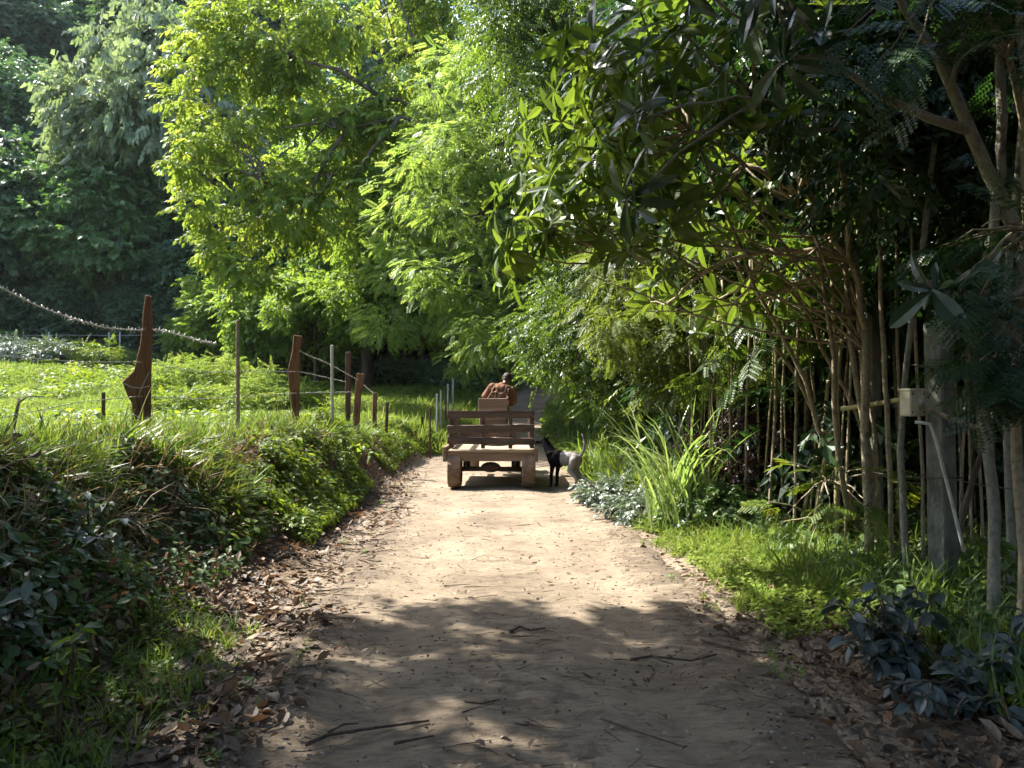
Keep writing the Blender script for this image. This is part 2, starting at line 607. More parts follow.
def dogmat():
    m, n, l, out = newmat("dog_coat")
    tc = n.new("ShaderNodeTexCoord")
    sx = n.new("ShaderNodeSeparateXYZ"); l.new(tc.outputs["Object"], sx.inputs[0])
    ns = n.new("ShaderNodeTexNoise"); ns.inputs["Scale"].default_value = 9; l.new(tc.outputs["Object"], ns.inputs[0])
    ad = n.new("ShaderNodeMath"); ad.operation = 'MULTIPLY_ADD'
    l.new(ns.outputs[0], ad.inputs[0]); ad.inputs[1].default_value = .16; l.new(sx.outputs[0], ad.inputs[2])
    r = ramp(n, [(.0, (.19, .18, .17)), (.10, (.15, .145, .135)), (.125, (.008, .007, .008)), (1, (.008, .007, .008))])
    l.new(ad.outputs[0], r.inputs[0])
    p = n.new("ShaderNodeBsdfPrincipled"); p.inputs["Roughness"].default_value = 1.0; p.inputs["Specular IOR Level"].default_value = .0
    l.new(r.outputs[0], p.inputs["Base Color"])
    n2 = n.new("ShaderNodeTexNoise"); n2.inputs["Scale"].default_value = 120; l.new(tc.outputs["Object"], n2.inputs[0])
    b = n.new("ShaderNodeBump"); b.inputs["Strength"].default_value = .4; b.inputs["Distance"].default_value = .01
    l.new(n2.outputs[0], b.inputs["Height"]); l.new(b.outputs[0], p.inputs["Normal"])
    l.new(p.outputs[0], out.inputs[0])
    return m


M['dog_coat'] = dogmat()


def roadmat():
    m, n, l, out = newmat("dirt_road")
    tc = n.new("ShaderNodeTexCoord")
    big = n.new("ShaderNodeTexNoise"); big.inputs["Scale"].default_value = .9; big.inputs["Detail"].default_value = 7
    big.inputs["Roughness"].default_value = .65
    l.new(tc.outputs["Object"], big.inputs[0])
    r = ramp(n, [(.28, (.135, .108, .080)), (.46, (.215, .172, .125)), (.62, (.275, .225, .165)), (.8, (.245, .175, .115))])
    l.new(big.outputs[0], r.inputs[0])
    mp = n.new("ShaderNodeMapping"); mp.inputs["Scale"].default_value = (9, 34, 9)
    l.new(tc.outputs["Object"], mp.inputs[0])
    sm = n.new("ShaderNodeTexNoise"); sm.inputs["Scale"].default_value = 1.0; sm.inputs["Detail"].default_value = 8
    sm.inputs["Roughness"].default_value = .7
    l.new(mp.outputs[0], sm.inputs[0])
    r2 = ramp(n, [(.34, (.42, .38, .34)), (.46, (.9, .88, .86)), (.7, (1.12, 1.1, 1.08))])
    l.new(sm.outputs[0], r2.inputs[0])
    mx = n.new("ShaderNodeMix"); mx.data_type = 'RGBA'; mx.blend_type = 'MULTIPLY'; mx.inputs["Factor"].default_value = .85
    l.new(r.outputs[0], mx.inputs["A"]); l.new(r2.outputs[0], mx.inputs["B"])
    mpd = n.new("ShaderNodeMapping"); mpd.inputs["Scale"].default_value = (3.2, 6.5, 3)
    l.new(tc.outputs["Object"], mpd.inputs[0])
    nd = n.new("ShaderNodeTexNoise"); nd.inputs["Scale"].default_value = 1.0; nd.inputs["Detail"].default_value = 10
    nd.inputs["Roughness"].default_value = .78; nd.inputs["Distortion"].default_value = .6
    l.new(mpd.outputs[0], nd.inputs[0])
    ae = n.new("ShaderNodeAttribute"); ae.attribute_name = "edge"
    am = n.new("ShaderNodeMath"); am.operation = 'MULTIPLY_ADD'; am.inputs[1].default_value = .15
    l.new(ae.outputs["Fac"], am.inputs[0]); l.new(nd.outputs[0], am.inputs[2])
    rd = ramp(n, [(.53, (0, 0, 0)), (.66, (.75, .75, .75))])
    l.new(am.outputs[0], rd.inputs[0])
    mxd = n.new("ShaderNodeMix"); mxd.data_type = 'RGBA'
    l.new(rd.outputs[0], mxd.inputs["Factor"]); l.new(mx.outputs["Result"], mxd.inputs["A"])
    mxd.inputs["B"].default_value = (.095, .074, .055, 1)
    p = n.new("ShaderNodeBsdfPrincipled"); p.inputs["Roughness"].default_value = .95
    p.inputs["Specular IOR Level"].default_value = .12
    l.new(mxd.outputs["Result"], p.inputs["Base Color"])
    g = n.new("ShaderNodeTexNoise"); g.inputs["Scale"].default_value = 60; g.inputs["Detail"].default_value = 6
    l.new(tc.outputs["Object"], g.inputs[0])
    s3 = n.new("ShaderNodeMath"); s3.operation = 'MULTIPLY_ADD'; s3.inputs[1].default_value = .35
    l.new(g.outputs[0], s3.inputs[0]); l.new(sm.outputs[0], s3.inputs[2])
    b = n.new("ShaderNodeBump"); b.inputs["Strength"].default_value = .9; b.inputs["Distance"].default_value = .03
    l.new(s3.outputs[0], b.inputs["Height"]); l.new(b.outputs[0], p.inputs["Normal"])
    l.new(p.outputs[0], out.inputs[0])
    return m


M['road'] = roadmat()


def groundmat():
    m, n, l, out = newmat("ground_soil")
    tc = n.new("ShaderNodeTexCoord")
    ns = n.new("ShaderNodeTexNoise"); ns.inputs["Scale"].default_value = .6; ns.inputs["Detail"].default_value = 8
    ns.inputs["Roughness"].default_value = .7
    l.new(tc.outputs["Object"], ns.inputs[0])
    r = ramp(n, [(.3, (.055, .038, .024)), (.5, (.11, .075, .045)), (.7, (.17, .125, .08))])
    l.new(ns.outputs[0], r.inputs[0])
    r3 = ramp(n, [(.3, (.05, .085, .012)), (.55, (.09, .14, .02)), (.8, (.15, .15, .045))])
    l.new(ns.outputs[0], r3.inputs[0])
    at = n.new("ShaderNodeAttribute"); at.attribute_name = "green"
    mx = n.new("ShaderNodeMix"); mx.data_type = 'RGBA'
    l.new(at.outputs["Fac"], mx.inputs["Factor"])
    l.new(r.outputs[0], mx.inputs["A"]); l.new(r3.outputs[0], mx.inputs["B"])
    p = n.new("ShaderNodeBsdfPrincipled"); p.inputs["Roughness"].default_value = .95
    p.inputs["Specular IOR Level"].default_value = .1
    r4 = ramp(n, [(.3, (.11, .085, .06)), (.5, (.19, .15, .11)), (.7, (.25, .20, .15))])
    l.new(ns.outputs[0], r4.inputs[0])
    at2 = n.new("ShaderNodeAttribute"); at2.attribute_name = "dirt"
    mx2 = n.new("ShaderNodeMix"); mx2.data_type = 'RGBA'
    l.new(at2.outputs["Fac"], mx2.inputs["Factor"])
    l.new(mx.outputs["Result"], mx2.inputs["A"]); l.new(r4.outputs[0], mx2.inputs["B"])
    l.new(mx2.outputs["Result"], p.inputs["Base Color"])
    g = n.new("ShaderNodeTexNoise"); g.inputs["Scale"].default_value = 14; g.inputs["Detail"].default_value = 8
    l.new(tc.outputs["Object"], g.inputs[0])
    b = n.new("ShaderNodeBump"); b.inputs["Strength"].default_value = 1; b.inputs["Distance"].default_value = .08
    l.new(g.outputs[0], b.inputs["Height"]); l.new(b.outputs[0], p.inputs["Normal"])
    l.new(p.outputs[0], out.inputs[0])
    return m


M['ground'] = groundmat()

# ------------------------------------------------------------------ terrain
def roadc(y):
    y = np.asarray(y, float)
    return 0.12 - 0.035 * np.clip(y - 3, 0, 12) + 0.0026 * np.clip(y - 15, 0, 60) ** 2 * .9


def roadw(y):
    y = np.asarray(y, float)
    return 1.42 + .02 * np.clip(y, 0, 14) - .5 * sstep(16, 22, y)


def bankh(y):
    return .92 - .12 * sstep(8, 14, y) - .55 * sstep(15, 24, y)


def roadz(y):
    return 0.055 * np.clip(np.asarray(y, float) - 17, 0, 40) ** 1.1


def H(x, y):
    """ground height"""
    x = np.asarray(x, float); y = np.asarray(y, float)
    c = roadc(y); wd = roadw(y)
    base = roadz(y) * (1 - .75 * sstep(3, 14, -x))
    # left
    dl = (c - wd) - x
    wv = .25 * vnoise(y * .7, y * 0 + 2) + .12 * vnoise(y * 2.2, y * 0 + 5)
    t = dl + wv
    bh = bankh(y) + .12 * fbm(y * .6, x * .3)
    lit = .16 * sstep(0, .9, t)
    sy_ = sstep(7, 11, y)
    bank = (bh - .16) * sstep(.55 - .35 * sy_, 1.75 - .7 * sy_, t) + .26 * fbm(x * 1.5, y * 1.1) * sstep(.35, 1.0, t) * (1 - sstep(2.2, 3.2, t))
    fx = np.clip(-x - 3.5, 0, 60); fy = sstep(8, 46, y)
    field = fx * .135 * fy + .012 * np.clip(y - 8, 0, 40) * sstep(.5, 4, t) * (1 - .0) + .22 * fbm(x * .16, y * .16) * sstep(1.8, 5, t)
    left = np.where(dl > -.4, lit + bank + field, 0)
    # hills
    hx = sstep(-4, -14, x)
    hd = np.clip(y - 46 + 8 * vnoise(x * .06, y * .06), 0, 70)
    hd2 = np.clip(y - 62, 0, 70)
    hill = .62 * hd * hx + .5 * hd2 * (1 - hx)
    hl = np.clip(-x - 48, 0, 60) * .5
    # right
    dr = x - (c + wd)
    right = np.where(dr > 0, .10 * sstep(0, .9, dr) + .12 * sstep(1.2, 4, dr) + .10 * fbm(x * .8, y * .8) * sstep(.2, 1.2, dr) + np.clip(x - 18, 0, 60) * .25, 0)
    under = -.05 * sstep(.05, .35, -dl) * sstep(.05, .35, -dr)
    return base + left + right + hill + hl + under + .02 * fbm(x * 2.2, y * 2.2) * (1 - sstep(-.3, 0, np.minimum(-dl, -dr)))


def axis_grid(a, fine0, fine1, step, far0, far1):
    g = list(np.arange(fine0, fine1 + 1e-6, step))
    s_ = step; v = fine1
    while v < far1:
        s_ *= 1.13; v += s_; g.append(v)
    s_ = step; v = fine0
    while v > far0:
        s_ *= 1.13; v -= s_; g.insert(0, v)
    return np.array(g)


gx = axis_grid(0, -6, 4.5, .12, -700, 700)
gy = axis_grid(0, 0, 22, .16, -400, 900)
GX, GY = np.meshgrid(gx, gy, indexing='ij')
GZ = H(GX, GY)
nx, ny = len(gx), len(gy)
ii = np.arange(nx * ny).reshape(nx, ny)
F = np.stack([ii[:-1, :-1], ii[1:, :-1], ii[1:, 1:], ii[:-1, 1:]], -1).reshape(-1, 4)
me = npmesh("ground", np.stack([GX, GY, GZ], -1).reshape(-1, 3), F, smooth=True)
dl = (roadc(GY) - roadw(GY)) - GX
green = sstep(1.3, 2.4, dl + .5 * vnoise(GX * 1.5, GY * 1.5)) * (1 - sstep(44, 50, GY)) * sstep(5, 7, GY + .5 * vnoise(GX, GY))
ga = me.attributes.new("green", 'FLOAT', 'POINT')
ga.data.foreach_set("value", green.ravel().astype(np.float32))
gd = me.attributes.new("dirt", 'FLOAT', 'POINT')
dd_ = np.maximum(dl, GX - (roadc(GY) + roadw(GY)))
gd.data.foreach_set("value", (1 - sstep(.0, .7, dd_ + .5 * vnoise(GX * 3, GY * 3))).ravel().astype(np.float32))
link("ground", me, M['ground'], kind="structure")

# road sheet
ry = np.concatenate([np.arange(-6, 2, .12), np.arange(2, 12, .045), np.arange(12, 75, .14)]); nu = 61
uu = np.linspace(-1, 1, nu)
YY, UU = np.meshgrid(ry, uu, indexing='ij')
jag = 1 + .10 * fbm(YY * 1.1, np.sign(UU) * 5) * 1 + .05 * vnoise(YY * 5, np.sign(UU) * 9)
XX = roadc(YY) + UU * (roadw(YY) * jag + .05)
ZZ = roadz(YY) + .012 - .05 * sstep(.86, 1, abs(UU)) - .034 * np.exp(-((abs(UU + .04 * np.sin(YY * .5)) - .5) / .15) ** 2) \
    + .018 * fbm(XX * 1.6, YY * 1.1) + .012 * fbm(XX * 6, YY * 5) + .006 * fbm(XX * 15, YY * 15)
ii = np.arange(YY.size).reshape(YY.shape)
F = np.stack([ii[:-1, :-1], ii[:-1, 1:], ii[1:, 1:], ii[1:, :-1]], -1).reshape(-1, 4)
me = npmesh("dirt_road", np.stack([XX, YY, ZZ], -1).reshape(-1, 3), F, smooth=True)
ra = me.attributes.new("edge", 'FLOAT', 'POINT')
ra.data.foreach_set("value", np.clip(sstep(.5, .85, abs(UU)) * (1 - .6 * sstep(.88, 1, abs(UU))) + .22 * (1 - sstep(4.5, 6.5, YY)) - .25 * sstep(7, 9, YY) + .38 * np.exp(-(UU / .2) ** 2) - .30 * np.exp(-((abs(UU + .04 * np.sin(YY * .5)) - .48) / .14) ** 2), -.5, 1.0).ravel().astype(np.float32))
link("dirt_road", me, M['road'], kind="structure")


def roadtop(x, y):
    return roadz(y) + .012 + .018 * fbm(np.asarray(x) * 1.6, np.asarray(y) * 1.1)


def G(x, y):
    """surface height: road or ground"""
    x = np.asarray(x, float); y = np.asarray(y, float)
    on = (abs(x - roadc(y)) < roadw(y) * .9)
    return np.where(on, roadtop(x, y), H(x, y))


# ------------------------------------------------------------------ trees
def make_tree(label, group, trunkpath, trunkrad, centres, rads, per, temps, tscale, lmat, bmat, rng, cat="tree", name="broadleaf_tree",
              flat=.65, droop=.35, branch_r=.05, nbranch=None, out=1.0, forks=None):
    base = np.array(trunkpath[0], float)
    t = empty(name, tuple(base), label, cat, group)
    tb = MB()
    tp = np.array(trunkpath, float)
    tb.tube(tp - base, trunkrad, 9)
    nb = len(centres) if nbranch is None else min(nbranch, len(centres))
    ks = rng.permutation(len(centres))[:nb]
    hubs = np.array(forks if forks is not None else tp[len(tp) // 2:])
    for k in ks:
        c = centres[k]
        # attach to the nearest hub below the clump
        dd = np.linalg.norm(hubs - c, axis=1) + np.where(hubs[:, 2] > c[2] + .3, 2.0, 0)
        h = hubs[np.argmin(dd)]
        L = np.linalg.norm(c - h)
        p = curve(h - base, c - base, sag=.10 * L, n=7, wob=.03 * L, rng=rng)
        r0 = min(branch_r, trunkrad[-1] * .95)
        tb.tube(p, np.linspace(r0, r0 * .22, 7), 5)
    tb.build("trunk", bmat, t, fixn=False)
    pos, d, u = foliage(rng, centres - base, rads, per, flat, out, droop)
    sc_ = tscale * rng.uniform(.7, 1.25, len(pos))
    scatter("crown", temps, pos, d, u, sc_, rng, lmat, t)
    return t


rngT = np.random.default_rng(11)
T_leaf = [spray(rngT, leaf6(.22, .05, .15), 9, 1, .38, .35) for _ in range(4)]
T_leaf2 = [spray(rngT, leaf2(.22, .06, .1), 9, 1, .36, .35) for _ in range(4)]
T_small = [spray(rngT, leaf2(.26, .06, .1), 12, 1, .24, .4) for _ in range(4)]
T_feather = [pinnate(rngT, 11, 1, .26, .17, .5) for _ in range(3)]
T_bip = [bipinnate(rngT) for _ in range(2)]
T_forest = [spray(rngT, leaf2(.33, .08, .1), 8, 1, .42, .3, .8) for _ in range(4)]


def ground_pt(x, y, dz=-.05):
    return np.array((x, y, float(G(x, y)) + dz))


# bright overhanging tree, beyond the wagon
def tree_bright():
    rng = np.random.default_rng(21)
    poly = [(215, -70), (200, 60), (192, 170), (208, 225), (235, 250), (300, 262), (350, 255), (410, 240), (470, 210), (530, 120), (540, -70)]
    c = clumps_in(rng, poly, 25.3, 29.3, 105)
    # ragged left edge sprigs
    e = np.array([P(x, y, Y + 2) for x, y, Y in [(188, 70, 24), (182, 100, 25), (190, 140, 23.5), (185, 165, 24), (196, 205, 24), (206, 232, 25), (222, 250, 24),
                                              (198, 30, 25), (215, 8, 24), (240, 268, 24), (262, 275, 25)]])
    c = np.concatenate([c, e])
    r = np.concatenate([rng.uniform(.55, 1.2, 105), np.full(len(e), .5)])
    base = ground_pt(2.4, 27)
    path = [base, base + (-.1, 0, 2), base + (-.5, 0, 4), P(480, 230, 27), P(455, 150, 26.5)]
    forks = [P(480, 230, 27), P(455, 150, 26.5), P(380, 120, 25.5), P(335, 128, 25), P(330, 180, 25), P(400, 60, 26), P(290, 60, 26), P(260, 180, 25)]
    t = make_tree("tall tree with glowing yellow-green leaves arching over the track behind the wagon", None, path, [.28, .24, .2, .16, .13],
                  c, r, 48, T_leaf, .62, M['leaf_bright'], M['bark'], rng, name="broadleaf_tree", branch_r=.028, forks=forks, nbranch=75)
    mb = MB()
    b = np.array(t.location)
    for q in ([(470, 150), (430, 120), (400, 100), (370, 98), (330, 120), (305, 150)], [(465, 130), (400, 118), (350, 128), (320, 122), (285, 128)],
              [(350, 126), (332, 150), (318, 175), (300, 215)], [(400, 118), (372, 150), (345, 190)], [(385, 100), (340, 70), (300, 60), (260, 30)],
              [(455, 150), (420, 60), (400, 0)]):
        pts = np.array([P(x, y, 25.4) for x, y in q]) - b
        mb.tube(pts, np.linspace(.085, .03, len(q)), 6)
    mb.build("limb", M['bark'], t, fixn=False)


tree_bright()


def tree_feather(label, poly, Y0, Y1, n, seed, bx, by, per=70, scale=.36, mat='leaf_feather', rr=(.5, 1.0)):
    rng = np.random.default_rng(seed)
    c = clumps_in(rng, poly, Y0, Y1, n)
    r = rng.uniform(rr[0], rr[1], n)
    base = ground_pt(bx, by)
    m = c.mean(0)
    path = [base, base * .8 + m * .2 + (0, 0, .6), base * .5 + m * .5 + (0, 0, .6), m]
    make_tree(label, None, path, [.16, .13, .10, .07], c, r, per, T_feather + T_small[:2], scale, M[mat], M['bark'], rng, name="feathery_tree",
              droop=.35, branch_r=.035)


tree_feather("pale green feathery tree drooping over the track above the driver", [(440, 60), (405, 170), (385, 250), (375, 320), (400, 350), (440, 365), (500, 368), (560, 350), (600, 250), (590, 120), (520, 40)],
             19.5, 24, 130, 31, 3.4, 22)
def tree_fill():
    rng = np.random.default_rng(37)
    n = 110
    c = clumps_in(rng, [(300, 150), (330, 285), (390, 325), (470, 345), (500, 250), (470, 100), (380, 90)], 31, 35, n)
    base = ground_pt(-6.4, 34)
    make_tree("taller green tree seen through the gap between the arching tree and the feathery one", None, [base, base + (0, 0, 2.5), P(400, 240, 33), P(400, 170, 33)], [.3, .24, .16, .1], c,
              rng.uniform(.8, 1.3, n), 40, T_leaf2, .75, M['leaf_mound'], M['bark'], rng, name="broadleaf_tree", branch_r=.05, nbranch=40)


tree_fill()


def tree_small(label, poly, Y0, Y1, n, seed, bx, by, per=48, scale=.34, mat='leaf_hedge', rr=(.4, .8), temps=None, droop=.5, name="hedge_tree", br=.03):
    rng = np.random.default_rng(seed)
    c = clumps_in(rng, poly, Y0, Y1, n)
    c[:, 2] = np.maximum(c[:, 2], .35)
    r = rng.uniform(rr[0], rr[1], n)
    base = ground_pt(bx, by)
    m = c.mean(0)
    path = [base, base * .7 + m * .3, base * .4 + m * .6 + (0, 0, .4), m]
    make_tree(label, None, path, [.13, .11, .09, .06], c, r, per, temps or T_small, scale, M[mat], M['bark'], rng, name=name, droop=droop, branch_r=br)


tree_small("dense dark small-leaved tree whose foliage hangs to the verge above the dog", [(545, 300), (560, 200), (640, 180), (700, 260), (700, 390), (650, 425), (605, 405), (572, 372), (530, 345)],
           12.5, 16.5, 150, 41, 3.6, 15)
tree_small("dark small-leaved tree hanging in from the top centre over the track", [(470, -40), (490, 60), (520, 130), (560, 210), (640, 200), (650, 60), (640, -40)],
           12.5, 17, 130, 42, 3.3, 17.5)
tree_small("lighter small-leaved tree right of the road behind the first dark one", [(540, 320), (540, 365), (570, 395), (640, 410), (640, 310)],
           17.5, 21, 60, 43, 3.3, 20, mat='leaf_feather', per=44)
tree_small("dark leafy tree behind the thin stems, right of the red-leaved shrub", [(690, 180), (690, 400), (760, 440), (840, 430), (860, 150), (760, 120)],
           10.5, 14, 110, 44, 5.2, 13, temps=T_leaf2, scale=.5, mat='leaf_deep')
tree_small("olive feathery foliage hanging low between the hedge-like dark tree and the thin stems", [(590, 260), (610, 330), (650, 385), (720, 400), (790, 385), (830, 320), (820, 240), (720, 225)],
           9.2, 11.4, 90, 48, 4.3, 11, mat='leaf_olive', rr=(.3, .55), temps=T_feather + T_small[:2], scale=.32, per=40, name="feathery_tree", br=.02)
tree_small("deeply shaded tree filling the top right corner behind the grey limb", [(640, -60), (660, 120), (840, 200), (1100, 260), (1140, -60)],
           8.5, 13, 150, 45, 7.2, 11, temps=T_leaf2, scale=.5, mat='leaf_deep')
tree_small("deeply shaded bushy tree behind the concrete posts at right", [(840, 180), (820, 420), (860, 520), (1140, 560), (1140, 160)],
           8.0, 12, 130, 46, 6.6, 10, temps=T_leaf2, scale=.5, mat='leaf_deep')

# ---------------- forest trees (shared meshes)
def forest_proto(seed, R=4.2, Hc=10.0, n=75, per=46, lower=.35, tsc=.85):
    rng = np.random.default_rng(seed)
    v = rdir(rng, n); rad = rng.uniform(.45, 1.0, n) ** .6
    c = v * rad[:, None] * np.array((R, R, Hc * .42)) + (0, 0, Hc * (lower + .42 * .9))
    c += rng.normal(0, .35, c.shape)
    r = rng.uniform(.8, 1.6, n)
    pos, d, u = foliage(rng, c, r, per, .6, 1, .3)
    cm = scatter("crown", T_forest, pos, d, u, tsc * rng.uniform(.7, 1.25, len(pos)), rng, None, share=True)
    mb = MB()
    top = Hc * .8
    mb.tube([(0, 0, -1.5), (.1, 0, 1), (.0, .15, top * .5), (.2, .1, top)], [.34, .27, .2, .1], 8)
    for k in rng.permutation(n)[:22]:
        z0 = rng.uniform(.35, .8) * top
        mb.tube(curve((.05, .1, z0), c[k], .2, 5, .12, rng), np.linspace(.1, .03, 5), 5)
    tm = mb.build("trunk", M['bark'], None, fixn=False)
    tmesh = tm.data; bpy.data.objects.remove(tm)
    return cm, tmesh


FP = [forest_proto(51), forest_proto(52, 3.6, 12, 80), forest_proto(53, 5.0, 9, 85), forest_proto(54, 3.0, 7, 60, 46, .15)]


def with_mat(me, mat, cache={}):
    k = (me.name, mat)
    if k not in cache:
        m2 = me.copy(); m2.materials.clear(); m2.materials.append(M[mat]); cache[k] = m2
    return cache[k]


def forest_tree(k, x, y, s, mat, label, group=None, z=None, rz=None, name="forest_tree", sz=1.0):
    rz = RNG.uniform(0, 6.28) if rz is None else rz
    t = empty(name, (x, y, float(H(x, y)) if z is None else z), label, "tree", group, rz)
    t.scale = (s, s, s * sz)
    cm, tm = FP[k]
    link("crown", with_mat(cm, mat), None, t)
    link("trunk", tm, None, t)
    return t


GF = "forest trees on the shaded hillside"
rf = np.random.default_rng(61)
# row at the foot of the hill and above, left
rows = []
for row, (yy, sc0) in enumerate([(50, 1.0), (56, 1.1), (63, 1.2), (71, 1.3), (80, 1.4), (92, 1.5)]):
    x0 = -yy * .78; x1 = -yy * .18 if row < 2 else yy * .25
    x = x0
    while x < x1:
        rows.append((x + rf.normal(0, .8), yy + rf.normal(0, 1.5), sc0 * rf.uniform(.85, 1.15), row))
        x += 6.2 * sc0
for (x, y, s, row) in rows:
    forest_tree(int(rf.integers(0, 4)), x, y, s, 'leaf_forest' if rf.random() < .72 else 'leaf_forest_vine',
                "dark green tree among the mass of shaded forest on the hillside behind the field", GF)
# the pale crown
forest_tree(2, *P(160, 300, 49)[:2], 1.12, 'leaf_forest_pale', "large pale grey-green crowned tree standing out on the hillside at upper left", sz=1.75, rz=1.0)
forest_tree(0, *P(28, 300, 49)[:2], .8, 'leaf_forest', "rounded dark tree at the left edge of the hillside foot", rz=2.0)
# low shrubs in front of the foot
GS = "shrubs along the foot of the hill"
for k, (px, y, s) in enumerate([(10, 47, .55), (60, 47, .6), (105, 48, .5), (150, 47, .62), (195, 47, .6), (235, 46, .6), (310, 49, .6), (345, 50, .6)]):
    q = P(px, 350, y)
    forest_tree(3, q[0], y, s, 'leaf_forest', "low dark bush in the row along the foot of the hill", GS, name="forest_bush")
# sunny mound-like bamboo/vine bushes
for (px_, y_, k_, sc_, sz_, lb_) in [(235, 40, 0, .55, .95, "rounded bright green vine-covered bush at the field's far side, against the dark forest"),
                              (275, 36, 3, .62, 1.25, "tall bright green vine-covered mound just right of the thin fence pole"),
                              (315, 34, 2, .42, 1.15, "bushy light green mound behind the crooked fence post"),
                              (205, 44, 3, .5, 1.0, "small sunlit bush left of the rounded vine-covered one")]:
    forest_tree(k_, *P(px_, 340, y_)[:2], sc_, 'leaf_mound', lb_, rz=px_ * .1, name="vine_bush", sz=sz_)
forest_tree(1, *P(352, 380, 38)[:2], .72, 'leaf_forest_vine', "slim green tree behind the leaning fence posts", rz=1.4, z=None)
# dark wood behind the wagon, trunks showing
GD = "trees of the dark wood across the end of the field"
for (x, y, s, k) in [(-9.6, 43, .95, 1), (-7.2, 41, .95, 1), (-5.4, 46, 1.0, 0), (-3.4, 47, 1.0, 1), (-2.2, 51, 1, 0), (-1.0, 55, 1.0, 1), (-7.5, 50, 1.1, 0), (-12.5, 47, 1.0, 1), (-4.5, 54, 1.1, 1), (2.6, 58, 1.1, 1), (.6, 62, 1.2, 0)]:
    forest_tree(k, x, y, s, 'leaf_forest', "dark trunked tree in the shaded wood at the end of the field", GD)
GR = "trees of the thick wood right of the track"
for (x, y, s, k) in [(6, 17, .8, 1), (9, 14.5, .8, 0), (6.5, 22, .9, 0), (5.2, 28, .9, 1), (6.5, 34, 1, 0), (8.5, 41, 1, 1), (9.5, 26, 1, 1), (12, 19, 1, 0), (12, 33, 1.1, 1), (13, 12, 1, 1),
                     (11, 8, .9, 0), (15, 44, 1.1, 0), (9, 3.5, .8, 1), (16, 26, 1.2, 0), (17, 16, 1.2, 1), (6, 50, 1.2, 0), (13, 52, 1.2, 1), (12, 2, 1, 0), (20, 36, 1.3, 1)]:
    forest_tree(k, x, y, s, 'leaf_deep', "unseen tree behind the camera, added to block sky light", GR)

for (x, y, s, k) in [(-9, -12, 1.1, 0), (7, -8, 1.0, 0), (-2, -20, 1.2, 2), (12, -12, 1.2, 1)]:  # unseen trees added behind the camera to cut sky fill on the foreground
    forest_tree(k, x, y, s, 'leaf_deep', "unseen tree behind the camera, added to block sky light", GR)

# tree over the camera's left shoulder, whose shade covers the foreground
def shade_tree():
    rng = np.random.default_rng(71)
    base = np.array((-9.5, 2.0, .9))
    n = 300
    c = []
    while len(c) < n:
        x = rng.uniform(-15, 3.0); y = rng.uniform(-1.5, 10.5)
        z = rng.uniform(6.6, 9.6)
        gx_, gy_ = x + .74 * z, y - .40 * z
        lim = 5.1 + .25 * math.sin(gx_ * 1.9) + .3 * math.sin(gx_ * .7 + 2) + (.9 if gx_ < -2 else 0) + (.25 if gx_ > .9 else 0)
        if gy_ + .55 < lim and (gy_ > 3.9 or rng.random() < .96) and gx_ > -6.5 and z > 1.5 + .53 * y + .75:
            c.append((x, y, z))
    c = np.array(c)
    r = rng.uniform(.45, .85, n)
    path = [base, base + (.2, .3, 3), base + (1.2, 1.0, 6), base + (3.5, 1.8, 8.0)]
    forks = [base + (.2, .3, 3), base + (1.2, 1.0, 6), base + (3.5, 1.8, 8.0)]
    make_tree("big spreading tree left of the camera that shades the near track", None, path, [.4, .33, .26, .16], c, r, 42, T_leaf, .5,
              M['leaf_hedge'], M['bark'], rng, name="shade_tree", nbranch=60, branch_r=.08, forks=forks)


shade_tree()

# ------------------------------------------------------------------ big-leaved tree from the right
def rosette(rng, n=9, L=1.0, dark=False):
    parts = []
    for i in range(n):
        a = i * 2.4 + rng.uniform(-.25, .25)
        el = rng.uniform(-.45, .9)
        b = bigleaf(rng.uniform(.11, .18), rng.uniform(-.05, .75), 6, rng.uniform(1.2, 1.7))
        # rosette axis is +Y (twig direction)
        dd = (math.cos(a) * math.cos(el), math.sin(el) + .25, math.sin(a) * math.cos(el))
        parts.append((place(b[0], (0, -.12 * rng.random(), 0), dd, (rng.normal(0, .25), 1, rng.normal(0, .25)), L * rng.uniform(.5, 1.15)), b[1]))
    return merge(parts)


